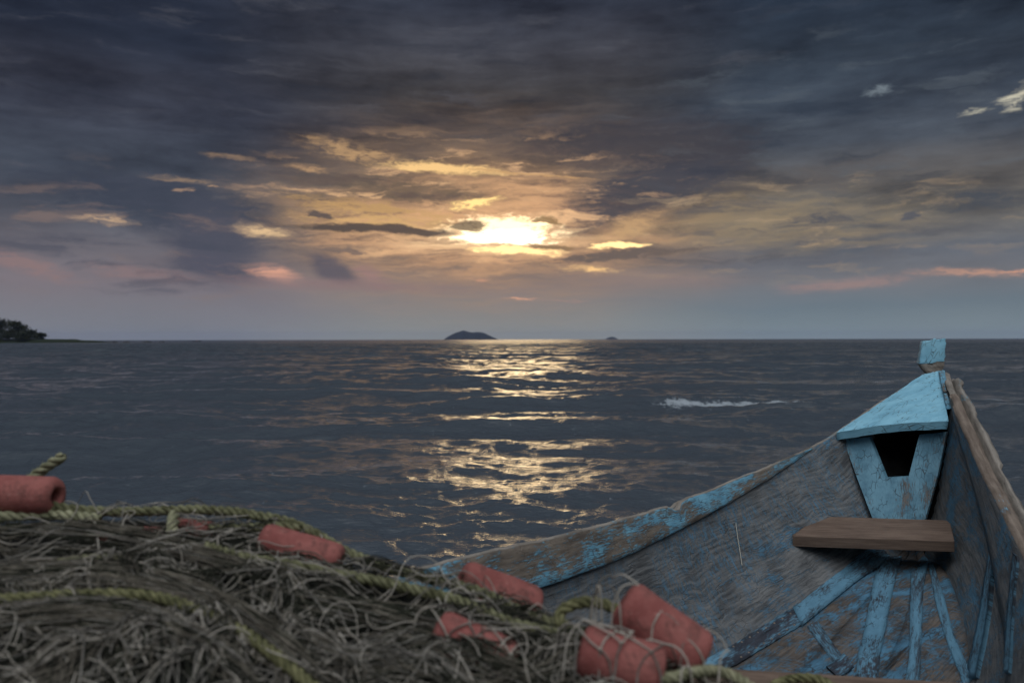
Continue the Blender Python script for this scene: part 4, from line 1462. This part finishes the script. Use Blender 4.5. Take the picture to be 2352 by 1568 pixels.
def net_sheet(x0, y0, w, h, mesh, rot, crumple, mats, rad, over=False, lift=0.004, seed=0.0, keep=1.0):
    nu, nv = int(w / mesh), int(h / mesh)
    P = {}
    for i in range(nu):
        for j in range(nv):
            u, v_ = (i - nu / 2) * mesh, (j - nv / 2) * mesh
            x = x0 + u * math.cos(rot) - v_ * math.sin(rot)
            y = y0 + u * math.sin(rot) + v_ * math.cos(rot)
            x += crumple * 2.2 * nz(u * 5, v_ * 5, seed) + crumple * 0.8 * nz(u * 19, v_ * 19, seed + 2)
            y += crumple * 2.2 * nz(u * 5, v_ * 5, seed + 5) + crumple * 0.8 * nz(u * 19, v_ * 19, seed + 7)
            a = x / max(y, 0.3) * F + 1176
            if y < 0.42 or a > 1735 or a < -420 or y > float(np.interp(a, RA, RY)) + 0.05:
                continue
            P[i, j] = (x, y)
    paths, mi = [], []

    def zz(x, y):
        return (cover_z(x, y) if over else float(heap_z(x, y)) + lump(x, y)) + lift + 0.010 * crumple / 0.05 * max(0, nz(x * 20, y * 20, seed + 3))
    for (i, j), p in P.items():
        for di, dj in (((1, 0), (0, 1))):
            q = P.get((i + di, j + dj))
            if q is None or random.random() > keep:
                continue
            L = math.hypot(q[0] - p[0], q[1] - p[1])
            if L > mesh * 2.6:
                continue
            n = 7
            sl = max(0.0, mesh - L) * 0.5 + 0.0015
            ph = random.uniform(-1, 1)
            pp = []
            for k in range(n):
                t = k / (n - 1)
                s = math.sin(PI * t) * sl * ph
                x = p[0] + (q[0] - p[0]) * t - (q[1] - p[1]) / max(L, 1e-4) * s
                y = p[1] + (q[1] - p[1]) * t + (q[0] - p[0]) / max(L, 1e-4) * s
                pp.append((x, y, zz(x, y) + abs(s) * 0.4))
            paths.append(np.array(pp))
            mi.append(random.choices(range(len(mats)), [m[1] for m in mats])[0])
        # knot
        if random.random() < 0.7:
            z = zz(*p)
            paths.append(np.array([(p[0] - rad * 2.2, p[1], z), (p[0], p[1] - rad, z + rad * 0.8), (p[0] + rad * 2.2, p[1], z)]))
            mi.append(0)
    for k, (mt, _) in enumerate(mats):
        sel = [i for i in range(len(paths)) if mi[i] == k]
        if not sel:
            continue
        v, f = tubes([paths[i] for i in sel], [rad] * len(sel), 5)
        fast_obj('net_sheet', v, f, M_TW[mt], net)['kind'] = 'stuff'


for k in range(6):
    net_sheet(-0.62 + 0.17 * k, 0.90 + 0.10 * (k % 3) - 0.03 * k, 0.50, 0.46, 0.030 + 0.003 * (k % 3), 0.5 + 0.35 * k, 0.034 if k % 2 else 0.05, [(0, 2.5), (1, 3), (2, 2), (3, 3)], 0.0008, False, 0.010, 3.0 + k, 0.92)
net_sheet(0.10, 0.93, 0.46, 0.36, 0.040, 0.72, 0.014, [(0, 3), (1, 1)], 0.0011, True, 0.0015, 21.0)
net_sheet(-0.08, 0.98, 0.40, 0.32, 0.040, 0.62, 0.026, [(0, 3), (1, 2)], 0.0012, True, 0.004, 22.0)
net_sheet(-0.30, 1.05, 0.40, 0.40, 0.038, 0.5, 0.060, [(0, 2), (1, 3)], 0.0011, True, 0.007, 23.0, 0.8)
net_sheet(-0.55, 0.95, 0.5, 0.5, 0.040, 0.9, 0.07, [(0, 2), (1, 3)], 0.0012, True, 0.008, 24.0, 0.7)


# ------------------------------------------------------------------ ropes
def rope(label, pts, R, mat, name='rope', pitch=5.2):
    P = np.array(pts)
    L = np.linalg.norm(np.diff(P, axis=0), axis=1).sum()
    n = max(24, int(L / (R * 0.42)))
    c = catmull(P, n * 2)
    s = np.concatenate([[0], np.cumsum(np.linalg.norm(np.diff(c, axis=0), axis=1))])
    t = np.linspace(0, s[-1], n)
    c = np.stack([np.interp(t, s, c[:, k]) for k in range(3)], 1)
    T = unit(np.gradient(c, axis=0))
    a = unit(np.cross(T, [0.05, 0.1, 1.0]))
    b = np.cross(T, a)
    st = []
    for k in range(3):
        w = 2 * PI * (t / (R * pitch) + k / 3)
        st.append(c + 0.56 * R * (np.cos(w)[:, None] * a + np.sin(w)[:, None] * b))
    # a few stray fibres
    fz, fr_ = [], []
    for q in range(int(L / 0.004)):
        i = random.randrange(n)
        w = random.random() * 2 * PI
        d = math.cos(w) * a[i] + math.sin(w) * b[i]
        e = T[i] * random.uniform(-0.012, 0.012)
        fz.append(np.array([c[i] + d * R * 0.9, c[i] + d * R * 1.15 + e * 0.5, c[i] + d * R * random.uniform(1.1, 1.6) + e]))
        fr_.append(0.0003)
    rr = R * 0.49 * (1 + 0.06 * np.sin(t * 90))
    rr[0] *= 0.3
    rr[-1] *= 0.3
    v, f = tubes(st, [rr] * 3, 8)
    if fz:
        v2, f2 = tubes(fz, fr_, 3)
        f2q = f2 + len(v)
        v = np.vstack([v, v2]); f = np.vstack([f, f2q])
    o = fast_obj(name, v, f, mat)
    tag(o, label, 'rope', 'ropes of the fishing net')
    return o


RR = 0.0078


def hp(lst, up=0.006):
    return [heap_pt(px, py, up) if Y is None else wp(px, py, Y) for px, py, Y in [(q + (None,))[:3] if len(q) == 2 else q for q in lst]]


rope('long olive head rope running over the crest of the heap through the left float',
     [wp(-60, 1136, 1.27), wp(60, 1138, 1.25), wp(105, 1156, 1.24), wp(160, 1166, 1.24), wp(250, 1172, 1.25), wp(340, 1172, 1.26), wp(430, 1168, 1.26), wp(520, 1172, 1.25), wp(600, 1184, 1.24), wp(665, 1198, 1.23), wp(720, 1222, 1.23), wp(800, 1268, 1.22),
      wp(880, 1298, 1.19), wp(960, 1322, 1.15), wp(1040, 1340, 1.12), wp(1110, 1362, 1.09), wp(1180, 1396, 1.06), wp(1250, 1425, 1.04), wp(1330, 1452, 1.01)], RR, M_ROPE)
rope('short olive rope doubled under the head rope left of the bare float', [wp(400, 1238, 1.235), wp(455, 1216, 1.24), wp(520, 1212, 1.23), wp(590, 1210, 1.225), wp(650, 1206, 1.22), wp(690, 1212, 1.22)], RR, M_ROPE)
rope('olive foot rope passing below the bare float towards the right', hp([(470, 1268), (560, 1296), (640, 1308), (720, 1322), (800, 1338), (880, 1352), (960, 1372), (1040, 1392), (1110, 1420), (1180, 1450), (1260, 1470), (1330, 1490)], 0.010), RR, M_ROPE)
rope('pale thick rope lying just below the left float', hp([(-40, 1204), (30, 1200), (100, 1198), (170, 1200), (230, 1208)], 0.012), RR * 1.1, M_ROPEP)
rope('pale flattened rope end hanging straight down over the twine', [wp(398, 1176, 1.225), wp(396, 1205, 1.20), wp(388, 1240, 1.18), wp(376, 1272, 1.15), wp(366, 1300, 1.12)], RR * 1.1, M_ROPEP)
rope('dark olive rope half buried at the left side of the heap', hp([(30, 1332), (90, 1316), (150, 1300), (220, 1292), (300, 1296)], 0.006), RR, M_ROPE)
rope('yellow green rope curving from the left edge down to the bottom edge', hp([(-40, 1396), (60, 1388), (160, 1382), (260, 1380), (340, 1384), (420, 1404), (500, 1436), (570, 1478), (630, 1522), (690, 1572), (740, 1620)], 0.010), RR * 0.95, M_ROPEY)
rope('olive rope loop rising beside the paired floats', [wp(1345, 1462, 0.99), wp(1300, 1440, 1.01), wp(1282, 1412, 1.03), wp(1310, 1390, 1.04), wp(1350, 1382, 1.04), wp(1395, 1390, 1.03), wp(1425, 1410, 1.02), wp(1450, 1440, 1.02)], RR, M_ROPEY)
rope('cut pale green rope end sticking up behind the left float', [wp(40, 1120, 1.31), wp(85, 1086, 1.32), wp(118, 1062, 1.32), wp(148, 1044, 1.32)], RR * 1.15, M_ROPEP)
rope('olive rope leaving the lower right float down the end of the heap', [wp(1500, 1560, 0.90), wp(1545, 1556, 0.91), wp(1590, 1545, 0.93), wp(1640, 1540, 0.96), wp(1690, 1556, 0.95), wp(1735, 1590, 0.92)], RR * 0.9, M_ROPEP)
rope('green rope end resting on the lower brown board', [wp(1770, 1578, 1.27), wp(1810, 1562, 1.29), wp(1850, 1558, 1.29), wp(1890, 1566, 1.28), wp(1920, 1585, 1.26)], RR * 1.05, M_ROPEY)


# ------------------------------------------------------------------ lake air
m, T = new_mat('haze_air')
pv = T.n('ShaderNodeVolumePrincipled', {'Color': (0.48, 0.62, 1.0, 1), 'Density': 0.00008, 'Anisotropy': 0.0})
oo = T.n('ShaderNodeOutputMaterial')
T.nt.links.new(pv.outputs[0], oo.inputs[1])
x0, x1, y0, y1, z0, z1 = -7400, 7400, -60, 5600, -2.2, 46.0
hz_ = mesh_obj('haze', [(x, y, z) for z in (z0, z1) for y in (y0, y1) for x in (x0, x1)],
               [(0, 2, 3, 1), (4, 5, 7, 6), (0, 1, 5, 4), (2, 6, 7, 3), (0, 4, 6, 2), (1, 3, 7, 5)], m, smooth=False)
tag(hz_, kind='stuff')
